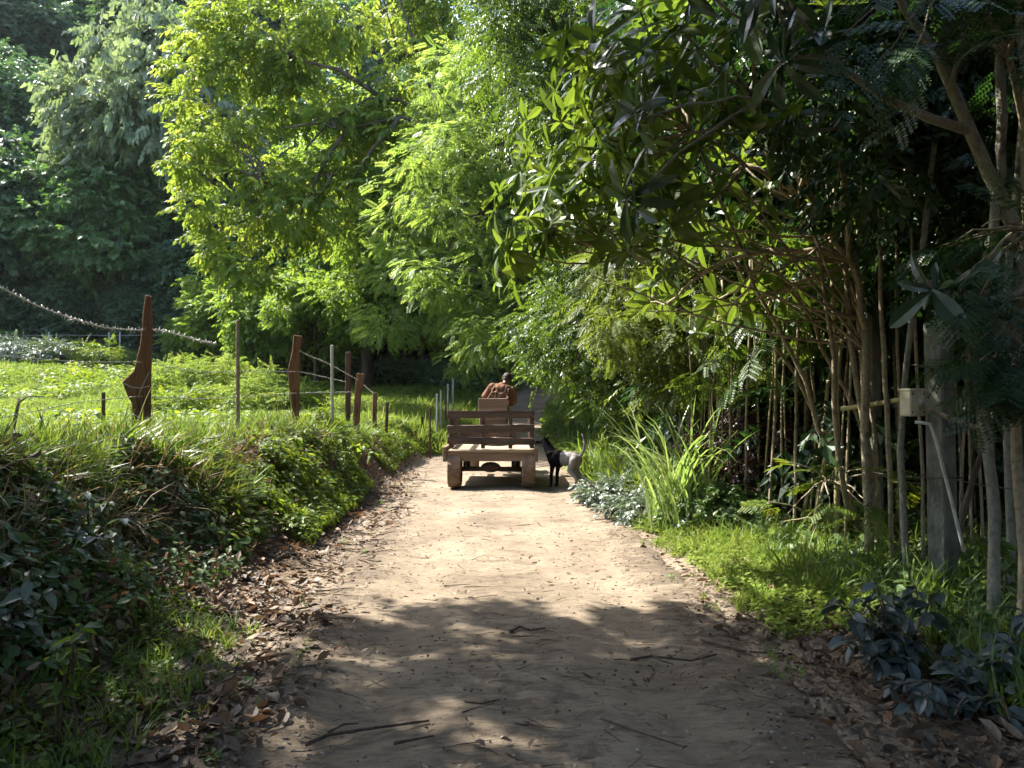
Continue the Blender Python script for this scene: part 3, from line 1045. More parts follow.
def big_leaf_tree():
    rng = np.random.default_rng(81)
    ROS = [rosette(rng, int(rng.integers(7, 11))) for _ in range(6)]
    base = ground_pt(*P(868, 560, 6.6)[:2])
    t = empty("big_leaf_tree", tuple(base), "spreading tree with long paddle leaves in whorls reaching over the track from the right", "tree")
    hubs = [P(866, 330, 6.6), P(850, 260, 6.6), P(800, 200, 6.6), P(745, 165, 6.7), P(770, 250, 6.9), P(700, 275, 7.2), P(660, 250, 7.4),
            P(810, 130, 6.0), P(760, 100, 5.8), P(840, 160, 5.6), P(690, 130, 6.8)]
    conn = [(0, 1), (1, 2), (2, 3), (1, 4), (4, 5), (5, 6), (2, 7), (7, 8), (1, 9), (3, 10)]
    rad = [.034, .028, .024, .02, .022, .018, .013, .02, .016, .02, .015]
    mb = MB()
    mb.tube(curve(base, hubs[0], .0, 6, .02, rng) - base, np.linspace(.042, .034, 6), 8)
    for a, b in conn:
        mb.tube(curve(hubs[a], hubs[b], .04, 6, .012, rng) - base, np.linspace(rad[a], rad[b], 6), 7)
    for k in range(26):
        a = P(*[(862, 320), (850, 262), (835, 235), (866, 350)][k % 4], 6.6 + .1 * (k % 5))
        an = math.radians(95 + k * 3.4 + rng.uniform(-3, 3)); Lp = rng.uniform(130, 290)
        b_ = P(860 + Lp * math.cos(an), 300 - Lp * math.sin(an), 6.6 + rng.uniform(-.6, 1.0))
        mb.tube(curve(a, b_, -.10 * rng.uniform(.3, 1.5), 9, .012, rng) - base, np.linspace(.015, .006, 9), 5)
    # extra bare stems rising from the base
    for (x0, y0, x1, y1, Y) in [(850, 520, 800, 90, 6.9), (880, 540, 835, 100, 7.2), (860, 530, 700, 150, 7.4), (870, 450, 770, 260, 7.6), (840, 470, 720, 240, 8.0)]:
        a = P(x0, y0, Y); b = P(x1, y1, Y - .3)
        mb.tube(curve(a, b, .1, 9, .03, rng) - base, np.linspace(.026, .012, 9), 6)
    ends = []
    spots = [(505, 250, 7.2), (515, 215, 7.0), (525, 185, 7.1), (545, 170, 7.3), (548, 225, 6.8), (560, 195, 6.6), (580, 160, 7.0), (575, 225, 6.9), (600, 185, 6.6), (615, 215, 7.2),
             (605, 140, 6.8), (590, 100, 7.2), (620, 60, 6.2), (600, 40, 6.6), (640, 100, 6.4), (625, 160, 6.0), (650, 140, 5.6), (655, 190, 6.6), (660, 60, 6.2), (680, 25, 5.6),
             (640, 10, 6.0), (690, 90, 6.2), (700, 150, 6.2), (690, 200, 6.8), (640, 240, 7.4), (670, 225, 6.3), (715, 195, 6.6), (730, 60, 5.6), (720, 110, 5.8), (745, 25, 5.2),
             (760, 130, 5.8), (740, 230, 7.2), (700, 240, 7.6), (768, 190, 6.4), (715, 300, 8.0), (745, 295, 7.7), (650, 302, 8.2), (785, 280, 7.4), (675, 170, 7.4), (655, 20, 7.4),
             (572, 70, 7.6), (560, 120, 7.8), (790, 20, 6.6), (820, 60, 6.4), (800, 330, 8.0), (700, 330, 8.8), (530, 240, 7.4), (610, 245, 7.0), (585, 55, 7.0), (740, 160, 7.3),
             (860, 20, 6.2), (880, 110, 6.2), (830, 230, 7.4)]
    H_ = np.array(hubs)
    for (x, y, Y) in spots:
        e = P(x, y, Y)
        cost = np.linalg.norm(H_ - e, axis=1) + np.where(H_[:, 0] < e[0], .6, 0)
        k = int(np.argmin(cost))
        L = np.linalg.norm(e - H_[k])
        c = curve(H_[k], e, -.08 * L, 8, .012, rng)
        mb.tube(c - base, np.linspace(min(rad[k], .017), .008, 8), 5)
        dv = e - H_[k]; dv = dv / np.linalg.norm(dv); dv = dv + np.array((-.1, 0, .25))
        ends.append((e - base, dv))
    mb.build("trunk", M['bark_pale'], t, fixn=False)
    pos = []; d = []; s = []
    for e, dv in ends:
        pos.append(e); d.append(dv); s.append(rng.uniform(.28, .40))
        for j in range(4 if (e[0] + base[0]) / (e[1] + base[1]) < .235 else 1):
            q = e + rng.normal(0, .22, 3)
            pos.append(q); d.append(dv + rng.normal(0, .35, 3)); s.append(rng.uniform(.20, .32))
    u = rng.normal(0, 1, (len(pos), 3))
    scatter("leaves", ROS, np.array(pos), np.array(d), u, np.array(s), rng, M['leaf_big'], t)
    return ROS


ROS = big_leaf_tree()


def dark_rosette_tree():
    rng = np.random.default_rng(83)
    base = ground_pt(*P(1060, 640, 4.4)[:2])
    t = empty("big_leaf_tree", tuple(base), "nearer tree with a grey diagonal limb and dark bluish paddle leaves at upper right", "tree")
    mb = MB()
    B = [(1062, 560), (1045, 330), (1018, 235), (985, 165), (955, 95), (935, 50), (905, 10), (880, -40)]
    pts = np.array([base] + [P(x, y, 4.6) for x, y in B])
    mb.tube(pts - base, np.linspace(.058, .018, len(pts)), 9)
    Q = [(968, 130), (930, 118), (885, 98), (845, 70), (815, 55), (795, 60)]
    mb.tube(np.array([P(x, y, 4.5 - .04 * i) for i, (x, y) in enumerate(Q)]) - base, np.linspace(.032, .012, len(Q)), 7)
    Q = [(950, 90), (962, 45), (970, -10)]
    mb.tube(np.array([P(x, y, 4.55) for i, (x, y) in enumerate(Q)]) - base, np.linspace(.02, .012, len(Q)), 7)
    Q = [(1035, 290), (985, 300), (945, 296)]
    mb.tube(np.array([P(x, y, 4.3) for i, (x, y) in enumerate(Q)]) - base, np.linspace(.02, .01, len(Q)), 7)
    Q = [(845, 70), (800, 20), (770, -10)]
    mb.tube(np.array([P(x, y, 4.3) for i, (x, y) in enumerate(Q)]) - base, np.linspace(.014, .01, len(Q)), 7)
    mb.build("trunk", M['bark_grey'], t, fixn=False)
    ends = [(790, 62, 4.25, -1, 0), (940, 296, 4.2, -1, .1), (960, 300, 4.3, -.5, -.3), (760, -10, 4.2, -1, .3), (690, -8, 4.3, -1, .2), (890, -20, 4.6, -.5, 1),
            (970, -12, 4.5, 0, 1), (640, 120, 5.0, -1, .1), (628, 200, 5.3, -.8, -.3), (815, 48, 4.4, -.3, .8)]
    pos = []; d = []; s = []
    for (x, y, Y, dx, dz) in ends:
        for j in range(2):
            pos.append(P(x, y, Y) - base + rng.normal(0, .04, 3)); d.append((dx, -.35, dz)); s.append(rng.uniform(.25, .31) * (1 if j == 0 else .8))
    # twigs for the two outlying whorls
    for (x, y, Y, dx, dz) in ends[3:5] + ends[7:9]:
        mb = MB(); mb.tube(curve(P(x, y, Y), P(800 if y < 60 else 760, 60 if y < 60 else 100, 4.5 if y < 60 else 5.2), .05, 6, .01, rng) - base, .009, 5)
        mb.build("twig", M['bark_grey'], t, fixn=False)
    scatter("leaves", ROS, np.array(pos), np.array(d), rng.normal(0, 1, (len(pos), 3)), np.array(s), rng, M['leaf_big_dark'], t)


dark_rosette_tree()


def frond_tree(label, pts, tips, seed, scale=.5, mat='leaf_deep', per=3, name="feathery_sapling"):
    rng = np.random.default_rng(seed)
    base = np.array(pts[0], float)
    t = empty(name, tuple(base), label, "tree")
    mb = MB()
    mb.tube(np.array(pts) - base, np.linspace(.03, .012, len(pts)), 7)
    hubs = np.array(pts[1:])
    pos = []; d = []
    for tp in tips:
        h = hubs[np.argmin(np.linalg.norm(hubs - tp, axis=1))]
        mb.tube(curve(h, tp, .05, 6, .01, rng) - base, np.linspace(.010, .004, 6), 5)
        dv = tp - h; dv /= np.linalg.norm(dv) + 1e-6
        for k in range(per):
            a = rng.normal(0, .8, 3); a[2] *= .4
            pos.append(h * (.35 * rng.random()) + tp * 1 - h * 0 - base if False else (tp - base) - dv * rng.uniform(0, .2)); d.append(dv + a + (0, 0, -.15))
    mb.build("trunk", M['bark_pale'], t, fixn=False)
    N = len(pos)
    scatter("fronds", T_bip, np.array(pos), np.array(d), np.array((0, 0, 1.)) + rng.normal(0, .25, (N, 3)), scale * rng.uniform(.7, 1.2, N), rng, M[mat], t)


def tips_in(rng, poly, Y0, Y1, n):
    return clumps_in(rng, poly, Y0, Y1, n)


rq = np.random.default_rng(90)
frond_tree("blue-green feathery foliage hanging at the top right edge", [ground_pt(3.9, 5.2), P(1050, 250, 5), P(1010, 60, 4.6), P(960, -40, 4.4)],
           tips_in(rq, [(820, -30), (830, 40), (900, 60), (960, 50), (1040, 110), (1040, -30)], 3.9, 4.8, 24), 91, .42, 'leaf_deep', 2)
frond_tree("feathery sapling hanging in front of the leaning concrete post's right side", [ground_pt(3.35, 4.6), P(1060, 420, 4.5), P(1050, 300, 4.4), P(1030, 230, 4.3)],
           tips_in(rq, [(935, 215), (940, 300), (960, 400), (1040, 420), (1040, 200)], 3.9, 4.7, 30), 92, .34, 'leaf_deep')
frond_tree("feathery sapling among the stems left of the first concrete post", [ground_pt(3.3, 8.6), P(815, 420, 8.3), P(800, 340, 8.2), P(770, 300, 8.0)],
           tips_in(rq, [(700, 310), (690, 370), (760, 385), (830, 350), (850, 250), (760, 260)], 7.4, 8.8, 24), 93, .5, 'leaf_hedge')
frond_tree("young sapling with bright lime fronds above the red-leaved shrub", [ground_pt(2.65, 9.6), P(735, 430, 9.2), P(742, 396, 8.9)],
           [P(722, 388, 8.7), P(735, 382, 8.6), P(752, 383, 8.7), P(742, 392, 8.6), P(728, 395, 8.6)], 94, .3, 'grass_field')
frond_tree("low feathery seedlings at the foot of the thin stems", [ground_pt(2.9, 7.6), P(815, 520, 7.4), P(825, 480, 7.3)],
           tips_in(rq, [(760, 480), (770, 540), (900, 540), (930, 470), (860, 420), (800, 440)], 6.3, 7.8, 15), 95, .28, 'weed')
frond_tree("sprig of bright lime leaflets hanging between the paddle leaves and the dark tree", [ground_pt(3.1, 10.5), P(690, 330, 9.5), P(665, 300, 9)],
           [P(648, 300, 8.8), P(655, 308, 8.7), P(645, 310, 8.8)], 96, .22, 'grass_field')

# ------------------------------------------------------------------ thin stems and bamboo
def stem(pts_px, Y, r, mat='bark_pale', label="", group=None, name="tree_stem", nodes=False, leaves=0, Ys=None, cat="stem"):
    rng = np.random.default_rng(abs(hash((int(pts_px[0][0] * 7), int(Y * 100)))) % 99991 if False else int(pts_px[0][0] * 131 + Y * 977) % 99991)
    A = [P(x, y, Y if Ys is None else Ys[i]) for i, (x, y) in enumerate(pts_px)]
    A = np.array(A)
    b0 = A[0].copy(); g = float(G(b0[0], b0[1]))
    A[0][2] = g - .06
    # resample
    t = np.linspace(0, len(A) - 1, 4 * len(A) + 2)
    Pn = np.stack([np.interp(t, np.arange(len(A)), A[:, k]) for k in range(3)], -1)
    Pn[1:-1] += rng.normal(0, r * .10, Pn[1:-1].shape)
    tt_ = np.linspace(0, 1, len(Pn)); Pn[:, 0] += r * 1.1 * np.sin(tt_ * rng.uniform(5, 9) + rng.uniform(0, 6)) * np.sin(math.pi * tt_)
    base = Pn[0].copy()
    mb = MB()
    r = r * .78
    rad = np.linspace(r, r * .72, len(Pn)) * rng.uniform(.9, 1.1, len(Pn))
    mb.tube(Pn - base, rad, 8)
    if nodes:
        L = np.linalg.norm(Pn[-1] - Pn[0]); k = int(L / .28)
        for i in range(1, k):
            tt = i / k * (len(Pn) - 1)
            c = np.array([np.interp(tt, np.arange(len(Pn)), Pn[:, q]) for q in range(3)]) - base
            dv = (Pn[-1] - Pn[0]) / L
            mb.tube([c - dv * .008, c + dv * .008], r * 1.12, 8)
    o = mb.build(name, M[mat], None, fixn=False, label=label, cat=cat, group=group)
    o.location = base
    return o


GSt = "thin stems of the thicket along the right verge"
for (x0, x1, Y, r, y0, y1, mt) in [
        (700, 698, 10.8, .022, 455, 300, 'bark_pale'), (712, 716, 10.4, .020, 455, 290, 'bark_pale'), (728, 722, 10.2, .024, 460, 280, 'bamboo'), (744, 750, 9.6, .022, 470, 260, 'bark_pale'),
        (757, 752, 9.8, .020, 470, 250, 'bamboo'), (768, 775, 9.2, .022, 480, 240, 'bark_pale'), (782, 779, 9.4, .018, 480, 240, 'bark_pale'), (793, 801, 9.0, .022, 480, 200, 'bark_pale'),
        (688, 684, 11.2, .022, 450, 300, 'bark_pale'), (676, 680, 11.6, .02, 450, 310, 'bark_pale'), (900, 893, 8.0, .02, 520, 150, 'bark_pale'), (845, 849, 8.4, .018, 500, 160, 'bark_pale')]:
    stem([(x0, y0 + 25), ((x0 + x1) / 2 + 3, (y0 + y1) / 2), (x1, y1)], Y - 1.3, r, mt, "slender brown stem in the thicket behind the red-leaved shrub and tall grass", GSt)
rs_ = np.random.default_rng(444)
for k_ in range(16):
    x0 = rs_.uniform(770, 1000); Y_ = rs_.uniform(7.6, 9.5) if x0 < 900 else rs_.uniform(6.2, 8)
    stem([(x0, 500), (x0 + rs_.uniform(-14, 14), 330), (x0 + rs_.uniform(-30, 25), 220)], Y_, rs_.uniform(.012, .022), 'bark_pale',
         "thin stem rising through the shade behind the concrete posts", "thin stems in the shade behind the posts")
tree_small("dark leafy boughs hanging low across the upper right, behind the grey limb", [(800, -60), (790, 40), (830, 150), (900, 250), (960, 290), (1060, 300), (1080, -60)],
           5.6, 7.2, 75, 47, 5.0, 7.2, temps=T_leaf, scale=.26, mat='leaf_deep', rr=(.25, .5), per=40, br=.02)
for k_ in range(20):
    x0 = rs_.uniform(690, 860); Y_ = rs_.uniform(7.4, 9.2) + (860 - x0) * .006
    stem([(x0, 500), (x0 + rs_.uniform(-9, 9), 400), (x0 + rs_.uniform(-16, 14), rs_.uniform(290, 345))], Y_, rs_.uniform(.011, .019), 'bark_pale' if k_ % 3 else 'bamboo',
         "slender brown stem in the thicket behind the red-leaved shrub and tall grass", GSt)
# identifiable ones
stem([(800, 520), (822, 420), (842, 330)], 8.0, .032, 'bamboo', "pale bamboo cane leaning right, lower end by the lit grass", name="bamboo_cane", nodes=True)
stem([(812, 540), (831, 420), (846, 290)], 7.6, .030, 'bamboo', "second bamboo cane leaning right, just right of the first", name="bamboo_cane", nodes=True)
stem([(836, 560), (836, 400), (834, 180), (838, -20)], 7.3, .030, 'bamboo', "straight upright bamboo cane left of the first concrete post", name="bamboo_cane", nodes=True)
stem([(880, 560), (871, 450), (848, 340), (838, 240), (850, 60), (842, -30)], 6.8, .036, 'bark_pale', "brown stem curving left behind the first concrete post")
stem([(892, 570), (886, 400), (884, 250), (873, 60), (880, -40)], 6.4, .028, 'bark_pale', "brown stem standing right of the first concrete post")
stem([(907, 590), (903, 450), (913, 330), (921, 230), (935, 100), (930, -30)], 5.9, .034, 'bark_grey', "grey stem passing behind the cream box")
stem([(923, 570), (921, 440), (915, 250), (905, 100), (915, -30)], 6.3, .020, 'bark_pale', "thin brown stem between the cream box and the second post")
stem([(992, 660), (990, 520), (988, 380), (992, 250), (1000, 120), (990, -40)], 4.6, .045, 'bark_grey', "thick grey-brown trunk right of the pipe")
stem([(1009, 640), (1008, 480), (1012, 300), (1020, 90), (1015, -40)], 5.0, .036, 'bark_grey', "grey trunk between the thick trunk and the right edge")
stem([(1023, 660), (1020, 480), (1024, 300), (1021, 180), (1030, -30)], 4.4, .038, 'bark_pale', "brown trunk at the right edge of the view")
stem([(950, 600), (975, 460), (1000, 400)], 5.9, .03, 'bark', "dark stem leaning right behind the second concrete post")
stem([(868, 540), (865, 380), (858, 240), (868, 90), (860, -40)], 7.1, .03, 'bark_pale', "brown stem rising above the top of the first concrete post")
stem([(800, 500), (812, 300), (806, 100), (812, -40)], 8.6, .035, 'bark_pale', "upright stem with warm light on it behind the paddle-leaved tree")

# ------------------------------------------------------------------ concrete posts, box, pipes
def concrete_post(px, ytop, Y, wd, label, lean=(0, 0), rz=.35):
    a = P(px, ytop, Y); g = float(G(a[0], Y)) - .15
    h = a[2] - g
    mb = MB()
    mb.box((-wd / 2, -wd / 2, 0), (wd / 2, wd / 2, h), .012)
    V = np.concatenate(mb.v)
    o = mb.build("concrete_post", M['concrete'], None, smooth=False, label=label, cat="post")
    o.location = (a[0], Y, g); o.rotation_euler = (lean[0], lean[1], rz)
    return o


concrete_post(872, 298, 7.5, .14, "weathered concrete fence post with a lit left face, left of the cream box", (0, .0 - .02), .55)
post2 = concrete_post(941, 322, 5.6, .145, "thick grey concrete post just right of the cream box", (0, -.015), .45)

e = empty("junction_box", tuple(P(912, 403, 5.25)), "small cream plastic box with a round hole strapped by the stems and concrete post", "electrical box", rz=.35)
mb = MB(); mb.box((-.065, -.05, -.09), (.065, .05, .09), .008); mb.build("housing", M['cream'], e, smooth=False)
mb = MB(); mb.box((-.071, -.056, .082), (.071, .056, .098), .004); mb.build("cover", M['cream'], e, smooth=False)
for sx_, sz_ in ((-1, -1), (1, -1), (-1, 1), (1, 1)):
    mb = MB(); mb.tube([(sx_ * .052, -.0535, sz_ * .062), (sx_ * .052, -.049, sz_ * .062)], .006, 8); mb.build("screw", M['iron'], e)
mb = MB(); mb.tube([(.03, -.057, 0), (.03, -.049, 0), (.03, -.049, 0)], [.027, .027, .022], 14); mb.build("hole_rim", M['pvc'], e)
mb = MB(); mb.tube([(.03, -.054, -.0), (.03, -.046, -.0)], .022, 14); mb.build("hole", M['dark_hole'], e)

def pipe(name, pxs, r, mat, label, cat, sides=10):
    A = np.array([P(x, y, Y) for x, y, Y in pxs]); b = A[0].copy()
    t = np.linspace(0, len(A) - 1, 5 * (len(A) - 1) + 1)
    Pn = np.stack([np.interp(t, np.arange(len(A)), A[:, k]) for k in range(3)], -1)
    mb = MB(); mb.tube(Pn - b, r, sides)
    o = mb.build(name, M[mat], None, label=label, cat=cat); o.location = b
    return o


pipe("pipe", [(922, 407, 5.2), (950, 418, 5.1), (984, 430, 5.0)], .017, 'bark_pale', "short brownish pipe running right from the box's hole", "pipe")
pipe("pipe", [(915, 422, 5.15), (930, 424, 5.1), (936, 440, 5.08), (950, 495, 5.05), (964, 552, 5.0)], .011, 'pvc', "white bent conduit dropping from below the box to the ground", "pipe")
stem([(893, 401), (867, 402), (842, 412)], 5.9, .018, 'bamboo', "x")  # replaced below
bpy.data.objects.remove([o for o in COL.objects if o.get("label") == "x"][0])
pipe("wooden_rail", [(842, 409, 7.2), (868, 405, 6.8), (905, 399, 6.2), (926, 402, 5.8)], .022, 'bamboo', "horizontal wooden pole between the two concrete posts behind the cream box", "pole")
for (ya, yb, lb) in [(358, 366, "thin dark wire strung between the concrete posts, the upper one"), (470, 478, "thin dark wire strung between the concrete posts, the lower one")]:
    A = P(860, ya, 7.4); B = P(950, yb, 5.48); C = P(1040, yb + 12, 4.3)
    pts = np.concatenate([curve(A, B, -.02, 8), curve(B, C, -.02, 8)[1:]])
    mb = MB(); mb.tube(pts - A, .0035, 5)
    # wraps round the post
    c = B - A
    mb.tube([c + (math.cos(a) * .135, .12 + math.sin(a) * .135, .006 * math.sin(3 * a)) for a in np.linspace(0, 6.28, 13)], .0035, 5)
    o = mb.build("wire", M['wire_dark'], None, label=lb, cat="wire"); o.location = A

# ------------------------------------------------------------------ left fence
def board_post(poly, Y, th, mat, label, group=None, bury=.25, name="fence_post", ry=0):
    """post sawn from a slab: outline in pixels at depth Y, real thickness"""
    A = np.array([P(x, y, Y) for x, y in poly])
    cx = A[:, 0].mean(); zmin = A[:, 2].min()
    g = min(zmin, float(G(cx, Y)) - bury)
    A[A[:, 2] < zmin + .02, 2] = g
    base = np.array((cx, Y, g)); A = A - base
    n = len(A)
    V = np.concatenate([A + (0, -th / 2, 0), A + (0, th / 2, 0)])
    Fs = [tuple(range(n)), tuple(range(2 * n - 1, n - 1, -1))] + [(i, i + n, (i + 1) % n + n, (i + 1) % n) for i in range(n)]
    mb = MB(); mb.add(V, Fs)
    o = mb.build(name, M[mat], None, smooth=False, label=label, cat="fence post", group=group)
    o.location = base; o.rotation_euler = (0, 0, ry)
    bv = o.modifiers.new("bevel", 'BEVEL'); bv.width = .008; bv.segments = 1
    return o


PY = 8.0
board_post([(146, 295), (150.5, 296), (151.5, 330), (150, 380), (150, 446), (133, 446), (133, 403), (129, 396), (124, 382), (135, 371), (141, 345), (144, 312)],
           PY, .07, 'post_rust', "rust-brown wooden fence post with a jutting bulge at mid height, nearest on the bank", ry=.12)
board_post([(236.2, 320), (239, 320), (239.5, 372), (240, 428), (236.5, 428), (236, 372)], 9.6, .035, 'bark_pale', "thin straight pole between the two carved brown fence posts", name="fence_pole")
board_post([(294, 335), (302, 336), (300, 352), (300, 372), (299, 395), (298.5, 424), (293, 420), (291, 400), (288, 371), (292, 354)], 11.6, .07, 'post_rust', "brown wooden fence post with a crooked waist, second from the left", ry=.1)
board_post([(330.5, 345), (333.5, 345), (334, 414), (331.5, 414)], 12.6, .035, 'post_pale', "pale thin pole standing before the dark trunk", name="fence_pole")
board_post([(346, 352), (351, 352), (350, 412), (345, 412)], 15.2, .08, 'post_dark', "dark upright post left of the leaning one")
board_post([(357, 373), (365, 374), (361, 395), (358, 415), (351, 415), (355, 392)], 15.0, .08, 'post_rust', "brown post leaning right with a sunlit left edge")
board_post([(373, 392), (377, 393), (376, 424), (372, 424)], 16.8, .07, 'post_rust', "short brown stake standing in the weeds right of the leaning post")
board_post([(386, 402), (389, 402), (387, 425), (384, 425)], 17.5, .035, 'post_dark', "thin dark stake leaning slightly, right of the short brown stake")
board_post([(421, 416), (423.5, 417), (423.5, 447), (421.5, 447)], 19.5, .05, 'post_dark', "dark stake alone by the track edge left of the wagon")
board_post([(102, 392), (105, 392), (105, 402), (102, 402)], 13.5, .05, 'post_dark', "short dark stump in the grass left of the nearest fence post", name="stump")
GFP = "small far fence posts beside the track beyond the wagon"
for (x, yt, yb, Y, mt) in [(430, 407, 416, 18.5, 'post_dark'), (437, 394, 414, 20, 'post_pale'), (441, 390, 412, 21.5, 'post_pale'), (446, 387, 411, 23.5, 'post_dark'), (448, 384, 410, 26, 'post_pale'), (453, 379, 408, 29, 'post_pale')]:
    board_post([(x - .9, yt), (x + .9, yt), (x + .9, yb), (x - .9, yb)], Y, .05, mt, "small weathered fence post in the line beyond the wagon's left side", GFP)
GFF = "thin posts of the distant fence below the hill"
for x in (49, 109, 120, 166):
    board_post([(x - .7, 332), (x + .7, 332), (x + .7, 348), (x - .7, 348)], 44, .06, 'post_pale', "thin pale post of the distant fence at the foot of the hill", GFF)


def barbed(label, pts, r=.005, barb=.036, gap=.05, mat='wire', seed=1, sag=None):
    rng = np.random.default_rng(seed)
    A = np.array(pts); b = A[0].copy()
    # smooth resample
    seg = np.linalg.norm(np.diff(A, axis=0), axis=1); s = np.concatenate([[0], np.cumsum(seg)])
    n = int(s[-1] / .035) + 2
    t = np.linspace(0, s[-1], n)
    C = np.stack([np.interp(t, s, A[:, k]) for k in range(3)], -1)
    # smoothing
    for _ in range(6):
        C[1:-1] = C[1:-1] * .5 + (C[:-2] + C[2:]) * .25
    ph = t * 60
    off = np.stack([np.cos(ph) * 0, np.cos(ph), np.sin(ph)], -1) * r * .9
    mb = MB()
    mb.tube(C + off - b, r * .8, 5); mb.tube(C - off - b, r * .8, 5)
    k = gap * .5
    while k < s[-1]:
        c = np.array([np.interp(k, t, C[:, q]) for q in range(3)]) - b
        for j in range(2):
            d = rng.normal(0, 1, 3); d[0] *= .55; d /= np.linalg.norm(d)
            mb.tube([c - d * barb * .6, c + d * barb], r * .6, 4)
        k += gap * rng.uniform(.75, 1.25)
    o = mb.build("barbed_wire", M[mat], None, fixn=False, label=label, cat="barbed wire"); o.location = b
    return o


barbed("top strand of barbed wire sagging from upper left across the nearest post", [P(-60, 262, 5.6), P(0, 287, 6.2), P(35, 305, 6.7), P(70, 318, 7.15), P(105, 328, 7.6), P(144, 330.5, PY - .05),
        P(160, 330, 8.3), P(180, 335, 8.8), P(200, 341, 9.3), P(217, 344, 9.8)], seed=1)
barbed("second strand of barbed wire crossing the nearest post below its top", [P(-60, 350, 5.7), P(0, 356, 6.3), P(80, 362, 7.3), P(142, 362, PY - .05), P(200, 372, 9.2), P(291, 371.5, 11.5), P(300, 371.5, 11.53), P(346, 382, 15.1)], r=.003, barb=.018, gap=.1, seed=2)
barbed("third strand of barbed wire at the bulge of the nearest post", [P(-60, 425, 5.7), P(0, 418, 6.3), P(80, 402, 7.3), P(142, 396, PY - .05), P(200, 399, 9.2), P(237, 397, 9.55), P(296, 393, 11.52), P(352, 392, 14.95)], r=.003, barb=.018, gap=.1, seed=3)
barbed("strand of barbed wire drooping from the crooked post to the leaning post", [P(300, 351, 11.5), P(310, 356, 11.9), P(325, 362, 12.9), P(340, 370, 14), P(358, 380, 14.95), P(374, 394, 16.7)], r=.004, barb=.02, gap=.1, seed=4)
barbed("lowest strand of wire tied round the nearest post near the grass", [P(60, 426, 6.8), P(133, 420, PY - .08), P(150, 421, PY - .08), P(240, 424, 9.55), P(296, 420, 11.5)], r=.0025, barb=.014, gap=.14, seed=5)
for pts, lb in (([(138, 397), (143, 385), (149, 372)], "slanting pale wire tie on the nearest brown post's bulge"),
                ([(124, 383), (131, 387), (140, 388), (150, 386)], "pale wire tie across the bulge of the nearest brown post"),
                ([(133, 414), (140, 418), (150, 417)], "pale wire tie low on the nearest brown post")):
    Q = np.array([P(x, y, PY - .05) for x, y in pts]); mb = MB(); mb.tube(Q - Q[0], .004, 5)
    o = mb.build("wire_tie", M['wire'], None, fixn=False, label=lb, cat="wire"); o.location = Q[0]
# far fence wires
A = P(20, 334, 44); 
mb = MB(); mb.tube(np.array([P(10, 336, 44), P(49, 335, 44), P(109, 335.5, 44), P(166, 335, 44), P(200, 337, 44)]) - A, .012, 4)
o = mb.build("wire", M['wire'], None, fixn=False, label="single straight wire of the distant fence below the hill", cat="wire"); o.location = A

# bare pale branch at far left
A = P(14, 436, 5.8)
mb = MB(); mb.tube(np.array([P(10, 440, 5.8), P(15, 420, 5.8), P(19, 400, 5.85), P(14, 396, 5.9)]) - A, [.016, .014, .01, .006], 6)
mb.tube(np.array([P(18, 403, 5.85), P(28, 396, 5.8), P(45, 397, 5.7)]) - A, [.009, .006, .004], 5)
o = mb.build("dead_branch", M['bark_pale'], None, fixn=False, label="pale bare branch sticking up from the bank at the left edge", cat="branch"); o.location = A

# ------------------------------------------------------------------ ground cover
def scat_ground(name, temps, x, y, s, rng, mat, tilt=.25, dz=0.0, kind="stuff", label=None, cat=None, slope_lean=0.0, hfun=G):
    z = hfun(x, y) + dz
    N = len(x)
    # template up axis is Z, so use d = horizontal direction, u = up-ish
    a = rng.uniform(0, 2 * math.pi, N)
    u = np.stack([rng.normal(0, tilt, N) + slope_lean, rng.normal(0, tilt, N) - .05, np.ones(N)], -1)
    d = np.stack([np.cos(a), np.sin(a), np.zeros(N)], -1)
    d = d - (d * u).sum(1, keepdims=True) / (u * u).sum(1, keepdims=True) * u
    return scatter(name, temps, np.stack([x, y, z], -1), d, u, s, rng, M[mat], None, kind=kind, label=label, cat=cat)


def leftdist(x, y):
    return (roadc(y) - roadw(y)) - x


rg = np.random.default_rng(101)
TU_f = [tuft(rg, 8, .035, .16) for _ in range(4)]
TU_b = [tuft(rg, 9, .022, .08, (.5, 1.25)) for _ in range(4)]
TU_l = [tuft(rg, 7, .014, .05, (.6, 1.4), (.8, 1.3)) for _ in range(4)]
TU_v = [tuft(rg, 7, .030, .14, (.5, 1.3)) for _ in range(4)]
HB = [herb(rg, int(rg.integers(6, 10))) for _ in range(5)]
HB2 = [herb(rg, 6, leaf2(.33, .05, .1), .4, .4) for _ in range(4)]


def sample_view(rng, n, ua, ub, Ya, Yb, power=1.0):
    """points spread about evenly over what the road sees"""
    u = rng.uniform(ua, ub, n)
    t = rng.random(n)
    Y = Ya * (Yb / Ya) ** (t ** power)
    return u * Y, Y


# field
x, y = sample_view(rg, 75000, -.95, .02, 6.0, 49)
k = (leftdist(x, y) > 1.7 + .4 * vnoise(x, y)) & ~((y > 30) & (x > -2))
x, y = x[k], y[k]
big = .5 + 1.0 * np.clip(fbm(x * .35, y * .35) + .35, 0, 1.2)
s = .16 * (y / 8) ** .55 * big * rg.uniform(.6, 1.3, len(x))
kk = rg.random(len(x)) < .5
scat_ground("field_grass", TU_f, x[kk], y[kk], s[kk], rg, 'grass_field', .35)
scat_ground("field_weeds", HB2, x[~kk], y[~kk], s[~kk] * 1.1, rg, 'grass_field', .4)
